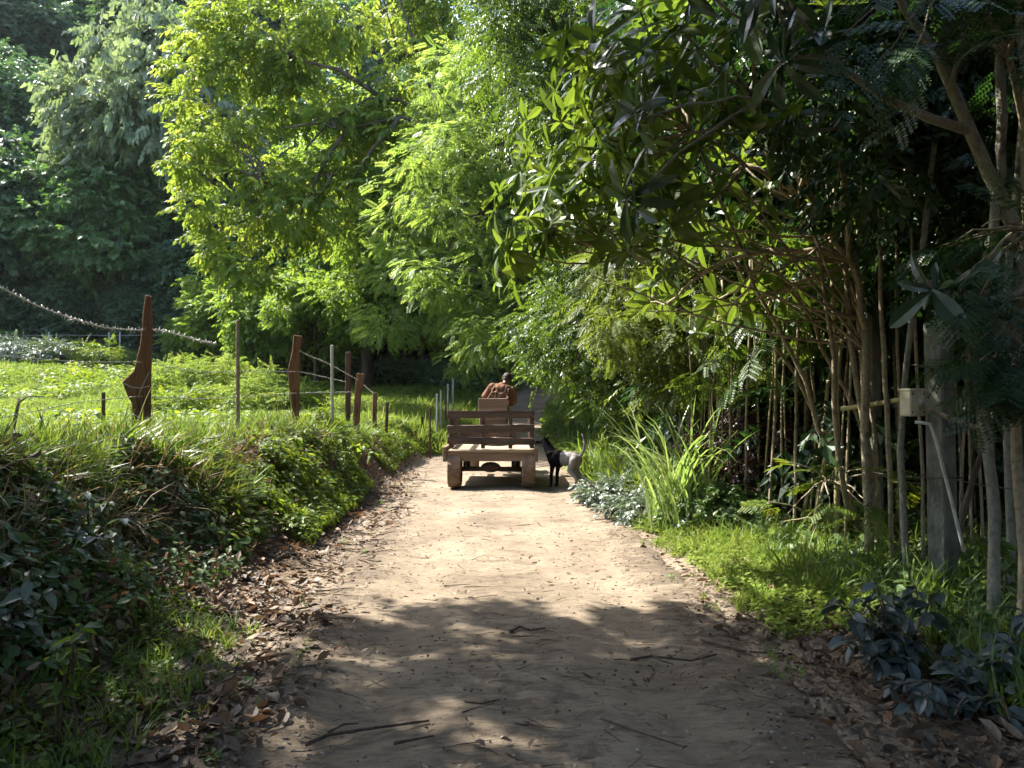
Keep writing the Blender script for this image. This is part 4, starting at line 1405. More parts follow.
# darker broad weeds in drifts across the field
x, y = sample_view(rg, 14000, -.95, .0, 7.5, 48)
k = (leftdist(x, y) > 2.4) & (fbm(x * .22 + 5, y * .22) > .12)
x, y = x[k], y[k]
scat_ground("field_dark_weeds", HB, x, y, .3 * (y / 10) ** .5 * rg.uniform(.6, 1.5, len(x)), rg, 'weed', .4)
# shaded undergrowth before the hill foot
x = rg.uniform(-42, -2, 9000); y = rg.uniform(42, 52, 9000)
scat_ground("hillfoot_undergrowth", HB, x, y, rg.uniform(.5, 1.3, 9000), rg, 'weed_dark', .4, hfun=H)
x = rg.uniform(-9, 0, 2600); y = rg.uniform(36, 50, 2600); k = leftdist(x, y) > .8
scat_ground("wood_undergrowth", HB, x[k], y[k], rg.uniform(.5, 1.2, k.sum()), rg, 'weed_dark', .4, hfun=H)

# low shrubs (things) on the field
def shrub(label, px, py, Y, w_, h_, n, mat, temps, sc, seed, group=None, name="shrub", ground=True, flat=.7, droop=.2, cat="shrub", per=26):
    rng = np.random.default_rng(seed)
    q = P(px, py, Y); b = np.array((q[0], Y, float(G(q[0], Y)) - .03 if ground else q[2]))
    t = empty(name, tuple(b), label, cat, group)
    a = rng.uniform(0, 6.28, n); rr = rng.random(n) ** .5
    c = np.stack([np.cos(a) * rr * w_ / 2, np.sin(a) * rr * w_ / 2, h_ * (.15 + .75 * rng.random(n) * (1 - .45 * rr))], -1)
    mb = MB()
    for k in range(min(n, 14)):
        mb.tube(curve((0, 0, 0), c[k], .05, 5, .01, rng), np.linspace(.012, .004, 5), 4)
    mb.build("stems", M['twig'], t, fixn=False)
    pos, d, u = foliage(rng, c, rng.uniform(.12, .22, n) * (w_ / 1.2) ** .6, per, flat, 1, droop)
    scatter("foliage", temps, pos, d, u, sc * rng.uniform(.7, 1.25, len(pos)), rng, M[mat], t)
    return t


shrub("dark green bushy clump in the sunny field right of the nearest post", 190, 400, 22, 2.6, 1.0, 60, 'weed', T_small, .4, 201)
shrub("smaller dark green clump in the field behind the thin pole", 222, 385, 26, 3.2, .9, 50, 'weed', T_small, .4, 202)
shrub("leafy mound in the field left of the crooked fence post", 262, 400, 24, 3.0, 1.5, 70, 'grass_field', T_small, .42, 203)
shrub("yellow-green mound of creepers in the field above the nearest wire", 210, 370, 31, 5, 1.8, 90, 'grass_field', T_small, .5, 204)
shrub("pale leafy clump in the grass at the left edge of the field", 15, 350, 38, 5, 1.4, 70, 'leaf_grey', T_small, .5, 205)
shrub("low leafy clump at the foot of the shaded hill, left side", 85, 352, 40, 5, 1.3, 60, 'weed', T_small, .5, 206)
shrub("young leafy plant growing up round the pale thin pole", 331, 352, 12.75, .35, 1.15, 7, 'weed', T_leaf, .17, 207)
GM = "pale leafy bushes in front of the dark wood"
for k, (px, Y) in enumerate([(395, 38), (412, 40), (430, 39), (450, 41), (466, 41), (378, 37)]):
    shrub("pale grey-green bush in the shade before the dark wood", px, 390, Y, 2.6, 1.5, 40, 'weed_dark', T_small, .42, 210 + k, GM)

# bare brown patch
x = P(118, 372, 21)[0] + rg.normal(0, .9, 400); y = 21 + rg.normal(0, .7, 400)

LTB = []
for _ in range(5):
    b = leaf6(rg.uniform(.15, .3), rg.uniform(-.12, .16), rg.uniform(-.25, .3))
    LTB.append((b[0], b[1], np.zeros(len(b[1]), int)))
# the bank: weeds, grass, creepers
def bank_pts(n, y0, y1, d0, d1, pw=1.0, rng=rg):
    t = rng.random(n); y = y0 * (y1 / y0) ** (t ** pw)
    d = rng.uniform(d0, d1, n)
    return (roadc(y) - roadw(y)) - d, y


x, y = bank_pts(26000, 2.6, 20, .7, 2.7)
k = (rg.random(len(x)) < (.35 + .65 * sstep(1.0, 1.7, leftdist(x, y))) * (.12 + .88 * sstep(-.22, .05, fbm(x * 1.2 + 4, y * 1.0))))
x, y = x[k], y[k]
s = (.07 + .15 * rg.random(len(x)) ** 2) * (1 + .05 * y) * (1 + .7 * vnoise(x * 1.3, y * 1.3))
near = y < 6.6  # shade painted into leaf colour: darker weeds near, brighter in the sunny stretch
scat_ground("bank_weeds_shade_tone", HB, x[near], y[near], s[near], rg, 'weed_dark', .5, slope_lean=.3)
scat_ground("bank_weeds_sun_tone", HB, x[~near], y[~near], s[~near], rg, 'weed', .5, slope_lean=.3)
x, y = bank_pts(7000, 2.6, 19, 1.0, 2.7)
k = vnoise(x * 1.1 + 3, y * 1.1) > .02
x, y = x[k], y[k]
scat_ground("bank_grass", TU_b, x, y, rg.uniform(.14, .40, len(x)) * (1 + .02 * y), rg, 'grass_bank', .45, slope_lean=.35)
x, y = bank_pts(260, 2.8, 12, 1.2, 1.9)
scat_ground("hanging_dry_grass", TU_l, x, y, rg.uniform(.2, .42, len(x)), rg, 'straw', .6, slope_lean=.9)
# overhanging leafy cover on the bank lip further along
x, y = bank_pts(6000, 7.5, 20, .35, 1.9)
k = fbm(x * .9 + 8, y * .7) > -.12
x, y = x[k], y[k]
scat_ground("bank_creepers", HB, x, y, rg.uniform(.12, .26, len(x)), rg, 'weed', .5, dz=.03, slope_lean=.4)
x, y = bank_pts(2200, 2.6, 14, .6, 2.3)
N_ = len(x)
scatter("dry_leaves_on_bank", LTB, np.stack([x, y, G(x, y) + rg.uniform(.02, .22, N_)], -1), rdir(rg, N_), rdir(rg, N_), rg.uniform(.03, .09, N_), rg, M['litter'], None, kind="stuff")
# lower left corner ground cover (near)
x = rg.uniform(-3.6, -1.25, 3600); y = rg.uniform(2.2, 5.2, 3600)
k = (x < -1.62 - .22 * fbm(y * 1.1, x) - .1 * (y - 3))
scat_ground("verge_weeds", HB, x[k], y[k], rg.uniform(.06, .15, k.sum()), rg, 'weed', .5)
x = rg.uniform(-3.4, -1.3, 1200); y = rg.uniform(2.2, 5.0, 1200); k = x < -1.55
scat_ground("verge_grass", TU_b, x[k], y[k], rg.uniform(.08, .22, k.sum()), rg, 'grass_bank', .4)

# right verge
def rightdist(x, y):
    return x - (roadc(y) + roadw(y))


def right_pts(n, y0, y1, d0, d1, rng=rg):
    t = rng.random(n); y = y0 * (y1 / y0) ** t
    return roadc(y) + roadw(y) + rng.uniform(d0, d1, n), y


x, y = right_pts(13000, 4.6, 12, -.28, 1.7)
rdd = rightdist(x, y)
k = (rdd > .05 + .7 * vnoise(x * 2, y * 2)) & (rg.random(len(x)) < np.clip(.25 + 2.2 * (fbm(x * 1.6, y * 1.6 + 3) + .25), .05, 1)) & (y > 5.3 + .6 * vnoise(x * 2, 4))
x, y = x[k], y[k]
scat_ground("verge_grass", TU_v, x, y, (.05 + .17 * rg.random(len(x)) ** 2) * (1 + 1.2 * vnoise(x * 2.5, y * 2.5)), rg, 'grass_field', .6)
x, y = right_pts(3500, 4.8, 10, .1, 1.8)
scat_ground("verge_herbs", HB, x, y, rg.uniform(.07, .17, len(x)), rg, 'grass_field', .45)
x, y = right_pts(1300, 3.2, 9, .55, 2.6)
scat_ground("thicket_grass", TU_b, x, y, rg.uniform(.12, .4, len(x)), rg, 'grass_bank', .35)
x, y = right_pts(5000, 3.0, 14, .9, 4.5)
scat_ground("thicket_weeds", HB, x, y, rg.uniform(.12, .34, len(x)), rg, 'weed_dark', .45)
x, y = right_pts(4200, 14.6, 34, -.1, 2.2)
scat_ground("far_verge_plants", HB, x, y, rg.uniform(.25, .6, len(x)), rg, 'grass_field', .45)
x, y = right_pts(1500, 11, 30, .1, 1.8)
scat_ground("far_verge_grass", TU_b, x, y, rg.uniform(.3, .8, len(x)), rg, 'grass_bank', .35)
x, y = bank_pts(2500, 19, 45, -.1, 2.5)
scat_ground("far_left_verge_grass", TU_f, x, y, rg.uniform(.25, .5, len(x)), rg, 'grass_field', .4)

yv = 3.0 * (16 / 3.0) ** rg.random(420); sd_ = np.where(rg.random(420) < .5, -1, 1)
xv = roadc(yv) + sd_ * roadw(yv) * rg.uniform(.84, 1.12, 420)
k = vnoise(xv * 2 + 11, yv * 1.6) > .0
scat_ground("track_edge_tufts", TU_v + HB2, xv[k], yv[k], rg.uniform(.03, .12, k.sum()), rg, 'grass_bank', .5)
# leaf litter
LT = []
for _ in range(6):
    b = leaf6(rg.uniform(.2, .34), rg.uniform(-.12, .16), rg.uniform(-.25, .3))
    LT.append((b[0], b[1], np.zeros(len(b[1]), int)))


def litter(name, x, y, smin, smax, rng, tilt=.35, mat='litter'):
    N = len(x); a = rng.uniform(0, 6.28, N)
    d = np.stack([np.cos(a), np.sin(a), rng.normal(0, tilt * .7, N)], -1)
    u = np.stack([rng.normal(0, tilt, N), rng.normal(0, tilt, N), np.ones(N)], -1)
    z = G(x, y) + .012 + .02 * rng.random(N)
    return scatter(name, LT, np.stack([x, y, z], -1), d, u, (smin * .5 + (smax * 1.15 - smin * .5) * rng.random(N) ** 1.6), rng, M[mat], None, kind="stuff")


x, y = bank_pts(20000, 2.4, 18, -.45, 1.9)
dd = leftdist(x, y)
k = rg.random(len(x)) < sstep(-.35, .55, dd + .7 * vnoise(x * 1.5, y * 1.5)) * np.clip(.35 + 1.6 * (fbm(x * 2.2, y * 2.2) + .3), .1, 1)
litter("leaf_litter", x[k], y[k], .035, .10, rg, .5)
x, y = right_pts(7000, 2.6, 13, -.35, 1.5)
k = rg.random(len(x)) < sstep(-.35, .3, rightdist(x, y) + .35 * vnoise(x * 1.3, y * 1.3 + 9)) * np.where(y < 5.3, 1, .3)
litter("leaf_litter", x[k], y[k], .035, .10, rg, .5)
x, y = right_pts(5000, 2.6, 9, 1.0, 3.4)
litter("leaf_litter", x, y, .04, .11, rg, .5)
y = 2.3 * (16 / 2.3) ** rg.random(800); x = roadc(y) + roadw(y) * rg.uniform(-1, 1, 800)
litter("scattered_leaves", x, y, .02, .06, rg, .2)
x, y = bank_pts(9000, 2.3, 16, -.9, .9)
k = rg.random(len(x)) < sstep(-.9, .1, leftdist(x, y) + .5 * vnoise(x * 1.5, y * 1.5)) ** 2
litter("leaf_fragments", x[k], y[k], .012, .045, rg, .3)
x, y = right_pts(8000, 2.3, 13, -.9, .8)
k = rg.random(len(x)) < sstep(-.9, .1, rightdist(x, y) + .5 * vnoise(x * 1.5, y * 1.5)) ** 2
litter("leaf_fragments", x[k], y[k], .012, .045, rg, .3)


def twigs(name, x, y, L, rng, r=.003, mat='twig'):
    mb_v = []; mb_f = []; n = 0
    for xi, yi, Li in zip(x, y, L):
        a = rng.normal(0, .7) if rng.random() < .75 else rng.uniform(0, 3.14)
        m = 4
        t = np.linspace(-.5, .5, m)
        px_ = xi + np.cos(a) * t * Li + rng.normal(0, .03 * Li, m); py_ = yi + np.sin(a) * t * Li + rng.normal(0, .05 * Li, m)
        pz = G(px_, py_) + .004 + rng.random(m) * .006
        pts = np.stack([px_, py_, pz], -1)
        rr = r * (1.3 - .6 * np.linspace(0, 1, m)) * (.6 + Li * 2.0)
        q = MB(); q.tube(pts, rr, 4, cap=False)
        V = q.v[0]; mb_v.append(V); mb_f.append(np.array(q.f) + n); n += len(V)
    return link(name, npmesh(name, np.concatenate(mb_v), np.concatenate(mb_f), smooth=True), M[mat], None, kind="stuff")


xx_ = None
y = 2.2 * (9 / 2.2) ** (rg.random(5200) ** 1.4); x = roadc(y) + roadw(y) * rg.uniform(-1, 1, 5200)
k = rg.random(5200) < .08 + .75 * sstep(-.05, .25, fbm(x * 1.1 + 2, y * .9))
litter("road_crumbs", x[k], y[k], .007, .032, rg, .3, 'litter_dark')
y = 2.4 * (13 / 2.4) ** (rg.random(420) ** 1.15); x = roadc(y) + roadw(y) * np.clip(rg.uniform(-1.15, 1.3, 420), -1.1, 1.25)
twigs("fallen_twigs", x, y, .03 + .2 * rg.random(420) ** 2, rg, .0024)
x, y = bank_pts(500, 2.4, 14, -.3, 1.5)
twigs("bank_twigs", x, y, rg.uniform(.1, .45, 500), rg, .004)

# named sticks
def stick(label, pxs, r, mat='twig', fork=None):
    A = []
    for (x_, y_) in pxs:
        Y = 1155.0 / (y_ - 400.0)
        X = (x_ - 512) / FPX * Y
        A.append((X, Y, float(G(X, Y)) + r * .8 + .004))
    A = np.array(A); b = A[0].copy()
    mb = MB(); mb.tube(A - b, np.linspace(r, r * .5, len(A)), 6)
    if fork:
        q = []
        for (x_, y_) in fork:
            Y = 1155.0 / (y_ - 400.0); X = (x_ - 512) / FPX * Y
            q.append((X, Y, float(G(X, Y)) + r + .012))
        mb.tube(np.array(q) - b, np.linspace(r * .7, r * .35, len(q)), 5)
    o = mb.build("fallen_stick", M[mat], None, fixn=False, label=label, cat="stick"); o.location = b


stick("dark crooked twig at the middle of the track where the shade begins", [(510, 633), (520, 628), (530, 632), (545, 630)], .011)
stick("long dark stick across the lower left of the track", [(308, 746), (330, 736), (370, 730), (430, 722)], .010, fork=[(330, 736), (345, 728), (360, 727)])
stick("short dark stick low in the middle of the track", [(395, 744), (415, 740), (435, 737)], .008)
stick("thin curved twig left of the track's centre in the shade", [(465, 702), (482, 704), (500, 699)], .006)
stick("dark forked branch on the right side of the track by the shade's edge", [(630, 662), (650, 658), (690, 662), (715, 655)], .010, fork=[(650, 658), (660, 664), (672, 668)])
stick("long thin twig running down the lower right of the track", [(600, 720), (640, 735), (680, 748)], .006)
stick("grey-brown stick along the litter at the right edge of the track", [(700, 640), (740, 652), (790, 655)], .011)
stick("weathered stick lying in the leaf litter left of the track", [(276, 571), (288, 565), (302, 562)], .016, 'bark_pale')

# pebbles
y = 2.4 * (14 / 2.4) ** rg.random(500); x = roadc(y) + roadw(y) * rg.uniform(-1, 1, 500)
ico = MB(); ico.ell((0, 0, 0), (1, .8, .5), 6, 4)
tv = np.concatenate(ico.v); tf = []
for f in ico.f:
    tf += [(f[0], f[1], f[2]), (f[0], f[2], f[3])]
peb = (tv, np.array(tf), np.zeros(len(tf), int))
a = rg.uniform(0, 6.28, 500)
scatter("pebbles", [peb], np.stack([x, y, G(x, y) + .002], -1), np.stack([np.cos(a), np.sin(a), 0 * a], -1), np.tile((0, 0, 1.), (500, 1)), rg.uniform(.004, .014, 500), rg, M['stone'], None, kind="stuff")

# ------------------------------------------------------------------ named plants
def grass_clump(label, px, Y, n, h, seed, mat='grass_tall', spread=.12, wd=.012, bend=(.7, 1.6), name="grass_clump"):
    rng = np.random.default_rng(seed)
    q = P(px, 480, Y); b = np.array((q[0], Y, float(G(q[0], Y)) - .02))
    tl = []
    for _ in range(8):
        v, f = arch(rng.uniform(.02, .35), 1.5 * rng.uniform(*bend), wd); tl.append((v, f, np.zeros(len(f), int)))
    a = rng.uniform(0, 6.28, n)
    pos = np.stack([rng.normal(0, spread, n), rng.normal(0, spread, n), 0 * a], -1)
    d = np.stack([np.cos(a), np.sin(a), 0 * a], -1); u = np.tile((0, 0, 1.), (n, 1)) + rng.normal(0, .12, (n, 3))
    d = d - (d * u).sum(1, keepdims=True) / (u * u).sum(1, keepdims=True) * u
    o = scatter(name, tl, pos, d, u, h * rng.uniform(.45, 1.1, n), rng, M[mat], None, label=label, cat="grass")
    o.location = b
    return o


grass_clump("tall arching pale green grass clump on the right verge beyond the sunny patch", 682, 8.7, 190, 1.65, 301, spread=.15, wd=.009, bend=(.7, 1.6))
grass_clump("smaller arching grass clump right of the tall pale one", 705, 8.8, 60, .75, 302, 'grass_field')
grass_clump("spidery narrow-leaved clump on the bank below the nearest fence post", 155, 6.6, 90, .45, 303, 'grass_bank', .04, .02)
grass_clump("spidery bright clump near the bank's lip, right of the nearest fence post", 205, 8.0, 80, .45, 304, 'grass_bank', .04, .018)
grass_clump("dark upright grass clump in the shade on the left bank", 40, 5.4, 70, .6, 305, 'grass_bank', .08, .010)
grass_clump("grass clump at the foot of the thick concrete post", 925, 5.1, 50, .5, 306, 'grass_bank', .08, .014)
grass_clump("narrow dark grass clump at the edge of the lit verge", 830, 6.2, 70, .5, 307, 'grass_bank', .12, .012)
grass_clump("lush grass clump on the verge behind the dog", 603, 14.8, 130, 1.1, 308, 'grass_field', .3, .018)
grass_clump("tall grass stalks at the left edge on top of the bank", 60, 6.3, 26, .8, 309, 'grass_field', .25, .008, (.2, .8))

shrub("red-purple leaved shrub among the thin stems on the right", 742, 470, 8.9, 1.15, 1.75, 60, 'leaf_purple', T_leaf, .16, 320)
shrub("low shrub with grey-green and reddish leaves at the foot of the tall grass", 650, 500, 9.6, .8, .4, 22, 'leaf_grey', T_leaf, .2, 321)
shrub("low grey-leaved shrub on the verge between the dog and the tall grass", 615, 490, 11.2, .8, .4, 22, 'leaf_grey', T_leaf, .2, 322)
shrub("grey-green leafy shrub under the red-leaved one", 705, 500, 8.9, .7, .55, 22, 'leaf_grey', T_leaf, .2, 323)
shrub("dark shaded shrub with glossy leaves right of the grey-green one", 745, 500, 8.4, .9, .6, 28, 'weed_dark', T_leaf, .2, 324)


def ovate_shrub(label, px, py, Y, pts, seed, mat='leaf_blue', L=.105):
    rng = np.random.default_rng(seed)
    q = P(px, py, Y); b = np.array((q[0], Y, float(G(q[0], Y)) - .02))
    t = empty("shrub", tuple(b), label, "shrub")
    bl = [bigleaf(rng.uniform(.24, .30), rng.uniform(.2, .5), 6, .85) for _ in range(5)]
    temps = [(v, f, np.zeros(len(f), int)) for v, f in bl]
    mb = MB(); pos = []; d = []
    for (x_, y_, Y_) in pts:
        e_ = P(x_, y_, Y_) - b
        c = curve((rng.normal(0, .03), rng.normal(0, .03), 0), e_, .06, 6, .008, rng)
        mb.tube(c, np.linspace(.008, .004, 6), 5)
        for k in range(13):
            tt = rng.uniform(.35, 1.0) * 5; pp = np.array([np.interp(tt, np.arange(6), c[:, z_]) for z_ in range(3)])
            a = rng.uniform(0, 6.28)
            pos.append(pp + rng.normal(0, .012, 3)); d.append((math.cos(a), math.sin(a), rng.uniform(-.7, .25)))
    mb.build("stems", M['twig'], t, fixn=False)
    N = len(pos)
    scatter("foliage", temps, np.array(pos), np.array(d), np.array((0, 0, 1.)) + rng.normal(0, .3, (N, 3)), L * rng.uniform(.4, 1.3, N), rng, M[mat], t)


ovate_shrub("blue-green shrub with drooping oval leaves on the right edge of the near track", 893, 650, 4.15,
            [(875, 578, 4.1), (895, 590, 4.2), (850, 610, 4.0), (868, 622, 3.95), (905, 615, 4.1), (922, 640, 4.0), (890, 640, 3.9), (912, 665, 3.85), (860, 600, 4.2), (930, 612, 4.2), (880, 600, 4.0), (842, 640, 3.9), (865, 660, 3.8), (940, 590, 4.4), (915, 585, 4.4), (835, 600, 4.2), (905, 690, 3.7)], 331)
ovate_shrub("low blue-green leafy plant in the bottom right corner", 980, 700, 3.7,
            [(930, 690, 3.6), (950, 680, 3.6), (975, 670, 3.6), (1000, 660, 3.6), (1015, 690, 3.5), (985, 705, 3.5), (955, 715, 3.4), (1020, 640, 3.8), (1000, 630, 3.9), (1035, 675, 3.6), (915, 700, 3.5), (895, 715, 3.45), (960, 650, 3.8), (1030, 610, 4.0), (940, 660, 3.8), (1010, 720, 3.3), (880, 690, 3.6)], 332)
ovate_shrub("large dark leaf shrub in the shade by the right edge trunk", 1000, 560, 5.0,
            [(1010, 560, 4.8), (985, 590, 4.6), (1020, 600, 4.6), (1000, 540, 4.9), (975, 610, 4.6)], 333, 'weed_dark', .13)
ovate_shrub("pale-leaved weed shining in the shade of the left bank", 90, 520, 4.6,
            [(60, 500, 4.5), (85, 490, 4.6), (110, 500, 4.7), (70, 530, 4.4), (100, 540, 4.4), (125, 520, 4.6), (45, 480, 4.6)], 334, 'leaf_grey', .085)
ovate_shrub("broad-leaved weed in the lower left shade", 20, 590, 3.6,
            [(10, 560, 3.6), (30, 570, 3.6), (20, 600, 3.5), (50, 590, 3.6), (0, 620, 3.4)], 335, 'leaf_grey', .08)
ovate_shrub("sprig with upright narrow green leaves at the lower left among dead leaves", 70, 670, 3.2,
            [(75, 640, 3.2), (80, 625, 3.25), (60, 650, 3.15)], 336, 'weed', .07)
ovate_shrub("leafy sprouts on the bank lip beside the hollow", 265, 450, 9.5,
            [(250, 440, 9.5), (262, 430, 9.4), (278, 445, 9.3), (290, 455, 9.4), (268, 465, 9.2), (300, 440, 9.6), (245, 470, 9.0), (310, 465, 9.5)], 337, 'weed', .13)
ovate_shrub("bush of light green leaves hanging over the bank beside the sunny track", 340, 470, 11.5,
            [(320, 450, 11.5), (335, 440, 11.4), (350, 455, 11.3), (365, 445, 11.8), (345, 475, 11.2), (380, 455, 12), (360, 470, 11.5), (325, 475, 11.2)], 338, 'weed', .15)
# red leaves
pos = np.array([P(187, 484, 7.2), P(190, 486, 7.15), P(206, 492, 7.3), P(210, 496, 7.25), P(196, 490, 7.2), P(203, 487, 7.25)])
o = scatter("red_leaf_sprig", LT[:3], pos - pos[0], rg.normal(0, 1, (6, 3)), rg.normal(0, .5, (6, 3)) + (0, -.5, 1), np.full(6, .085), rg, M['red_leaf'], None,
            label="sprig of red leaves on the bank below the fence posts", cat="plant")
o.location = pos[0]

# ------------------------------------------------------------------ wagon
WY = 13.0
WX0, WX1 = -1.165, .44
wc = (WX0 + WX1) / 2
wg = empty("farm_wagon", (wc, WY, float(roadtop(wc, WY))), "wooden slatted farm wagon with tailgate and thick muddy tyres on the dirt track", "wagon")
hw = (WX1 - WX0) / 2
L_ = 2.3
mb = MB()
nb = 9
bw = 2 * (hw - .06) / nb
for i in range(6):
    mb.box((-hw + .02, .12 + i * (L_ - .12) / 6 + .006, .60), (hw - .02, .12 + (i + 1) * (L_ - .12) / 6 - .006, .645), .005, jit=.002)
mb.build("bed", M['wood_bed'], wg, smooth=False)
mb = MB(); mb.box((-hw + .07, -.02, .455), (hw - .07, .09, .60), .008, jit=.002)
mb.build("rear_beam", M['wood_beam'], wg, smooth=False)
mb = MB(); mb.box((-hw + .075, -.03, .604), (hw - .075, .14, .645), .006, jit=.002); mb.build("rear_ledge", M['wood_bed'], wg, smooth=False)
for sx in (-1, 1):
    mb = MB(); xa, xb = sorted((sx * hw, sx * (hw - .066)))
    mb.box((xa, -.04, .45), (xb, L_, .70), .008); mb.build("side_beam", M['wood_beam'], wg, smooth=False)
# tailgate, recessed
tg = wg
gw = hw - .055
for (z0, z1) in ((.725, .845), (.935, 1.065), (1.165, 1.295)):
    dz = RNG.normal(0, .006)
    mb = MB()
    R = Matrix.Rotation(RNG.normal(0, .008), 4, 'Y')
    mb.box((-gw, .16, z0 + dz), (gw, .195, z1 + dz), .006, M=Matrix.Translation((0, 0, z0)) @ R @ Matrix.Translation((0, 0, -z0)), jit=.002)
    mb.build("tailgate_slat", M['wood_red'], wg, smooth=False)
for xx in (-gw + .03, -.17, .30, gw - .08):
    mb = MB(); mb.box((xx, .198, .655), (xx + .07, .25, 1.29), .005); mb.build("tailgate_stake", M['wood_red'], wg, smooth=False)
for xx in (-gw + .065, -.135, .335, gw - .045):
    for zz in (.785, 1.0, 1.23):
        for q_ in (-.02, .02):
            mb = MB(); mb.tube([(xx + q_, .150, zz + q_), (xx + q_, .162, zz + q_)], .011, 8); mb.build("bolt", M['iron'], wg)
# side racks
for sx in (-1, 1):
    for (z0, z1) in ((.74, .86), (1.16, 1.28)):
        mb = MB(); xa, xb = sorted((sx * (gw + .002), sx * (gw - .03)))
        mb.box((xa, .26, z0), (xb, L_ - .1, z1), .005); mb.build("side_slat", M['wood_red'], wg, smooth=False)
    for yy in (.75, 1.3, 1.9):
        mb = MB(); xa, xb = sorted((sx * (gw - .033), sx * (gw - .08)))
        mb.box((xa, yy, .65), (xb, yy + .06, 1.27), .004); mb.build("side_stake", M['wood_red'], wg, smooth=False)
mb = MB()
mb.box((-gw + .09, L_ - .12, .66), (-.1, L_ - .08, .98), .005)
mb.box((.1, L_ - .12, .66), (.45, L_ - .08, .98), .005)
mb.build("front_board", M['wood_red'], wg, smooth=False)
# wheels


def wheel(parent, x, y, R_, wd, name="wheel"):
    e_ = bpy.data.objects.new(name, None); COL.objects.link(e_); e_.parent = parent; e_.location = (x, y, R_)
    prof = [(-wd / 2, .62), (-wd / 2, .90), (-wd * .44, .97), (-wd * .2, 1.0), (wd * .2, 1.0), (wd * .44, .97), (wd / 2, .90), (wd / 2, .62)]
    n = 40; V = []; Fs = []
    for i in range(n):
        a = 2 * math.pi * i / n
        for j, (px_, rr) in enumerate(prof):
            r2 = rr * R_ * (1 + (.035 if (((i + (1 if j > 3 else 0)) % 2 == 0) and 2 <= j <= 5) else 0))
            V.append((px_, math.cos(a) * r2, math.sin(a) * r2))
    m = len(prof)
    for i in range(n):
        i2 = (i + 1) % n
        for j in range(m):
            j2 = (j + 1) % m
            Fs.append((i * m + j, i * m + j2, i2 * m + j2, i2 * m + j))
    q = MB(); q.add(V, Fs); q.build("tyre", M['rubber'], e_, smooth=False)
    q = MB(); q.tube([(-wd * .35, 0, 0), (wd * .35, 0, 0)], R_ * .615, 20); q.tube([(-wd * .5, 0, 0), (wd * .5, 0, 0)], R_ * .2, 12)
    q.build("rim", M['rim'], e_, smooth=False)


wheel(wg, -hw + .19, .18, .31, .23)
wheel(wg, hw - .16, .18, .31, .23)
mb = MB(); mb.tube([(-hw + .2, .18, .31), (hw - .2, .18, .31)], .04, 10)
mb.ell((0, .18, .34), (.17, .12, .09)); mb.build("axle", M['iron'], wg)
for sx in (-1, 1):
    mb = MB()
    for k in range(4):
        mb.tube(curve((sx * .42, .36 - .38 + k * .05, .44 - k * .018), (sx * .42, .36 + .38 - k * .05, .44 - k * .018), -.05, 7), .018, 6)
    mb.box((sx * .42 - .06, .28, .27), (sx * .42 + .06, .44, .43), .01)
    mb.build("leaf_spring", M['iron'], wg)
mb = MB(); mb.box((-.5, .2, .50), (-.42, L_ + .5, .585), .005); mb.box((.42, .2, .50), (.5, L_ + .5, .585), .005)
for yy in (.5, 1.2, 1.9):
    mb.box((-.415, yy, .51), (.415, yy + .06, .58), .004)
mb.build("chassis", M['iron'], wg, smooth=False)
# driver's seat box and engine of the tractor unit
mb = MB(); mb.box((-.29, L_ + .08, .62), (.25, L_ + .50, 1.30), .01); mb.build("seat_box", M['wood_beam'], wg, smooth=False)
mb = MB(); mb.box((-.31, L_ + .02, 1.22), (.27, L_ + .075, 1.52), .008); mb.build("seat_backrest", M['wood_beam'], wg, smooth=False)
mb = MB(); mb.box((-.25, L_ + .85, .45), (.27, L_ + 1.75, 1.15), .04); mb.box((-.18, L_ + 1.0, 1.15), (.2, L_ + 1.6, 1.28), .03); mb.tube([(.22, L_ + 1.2, 1.1), (.22, L_ + 1.2, 1.75)], .03, 8)
mb.build("engine", M['engine_paint'], wg, smooth=False)
wheel(wg, -.45, L_ + 1.3, .34, .2); wheel(wg, .45, L_ + 1.3, .34, .2)
mb = MB(); mb.tube([(-.38, L_ + 1.3, .34), (.38, L_ + 1.3, .34)], .035, 8); mb.build("axle", M['iron'], wg)
mb = MB()
n = 20; ring = [(.02 + .19 * math.cos(a), L_ + .83 - .08 * math.sin(a), 1.52 + .16 * math.sin(a)) for a in np.linspace(0, 2 * math.pi, n)]
mb.tube(ring, .013, 6); mb.tube([(.02, L_ + .83, 1.52), (.02, L_ + .95, 1.1)], .018, 8)
mb.tube([(-.17, L_ + .83, 1.52), (.21, L_ + .83, 1.52)], .01, 6)
mb.build("steering_wheel", M['iron'], wg)
# cloth sack in the bed
mb = MB(); mb.ell((0, 0, .06), (.17, .26, .08), 14, 9); mb.ell((.2, .15, .05), (.13, .2, .06), 12, 8); mb.ell((-.18, .1, .05), (.12, .2, .06), 12, 8)
o = mb.build("sack", M['cloth_pale'], None, label="pale crumpled sack lying in the wagon bed behind the slats", cat="sack")
o.location = (wc + .05, WY + 1.3, float(wg.location.z) + .65)
for v in o.data.vertices:
    v.co += Vector(RNG.normal(0, .008, 3)); v.co.z = max(v.co.z, -.003)


# ------------------------------------------------------------------ people and animals: voxel-fused bodies
def body(name, mb, mat, parent, vox, smooth=6, **kw):
    o = mb.build(name, mat, parent, **kw)
    r = o.modifiers.new("fuse", 'REMESH'); r.mode = 'VOXEL'; r.voxel_size = vox; r.use_smooth_shade = True
    s_ = o.modifiers.new("smooth", 'SMOOTH'); s_.factor = .5; s_.iterations = smooth
    return o


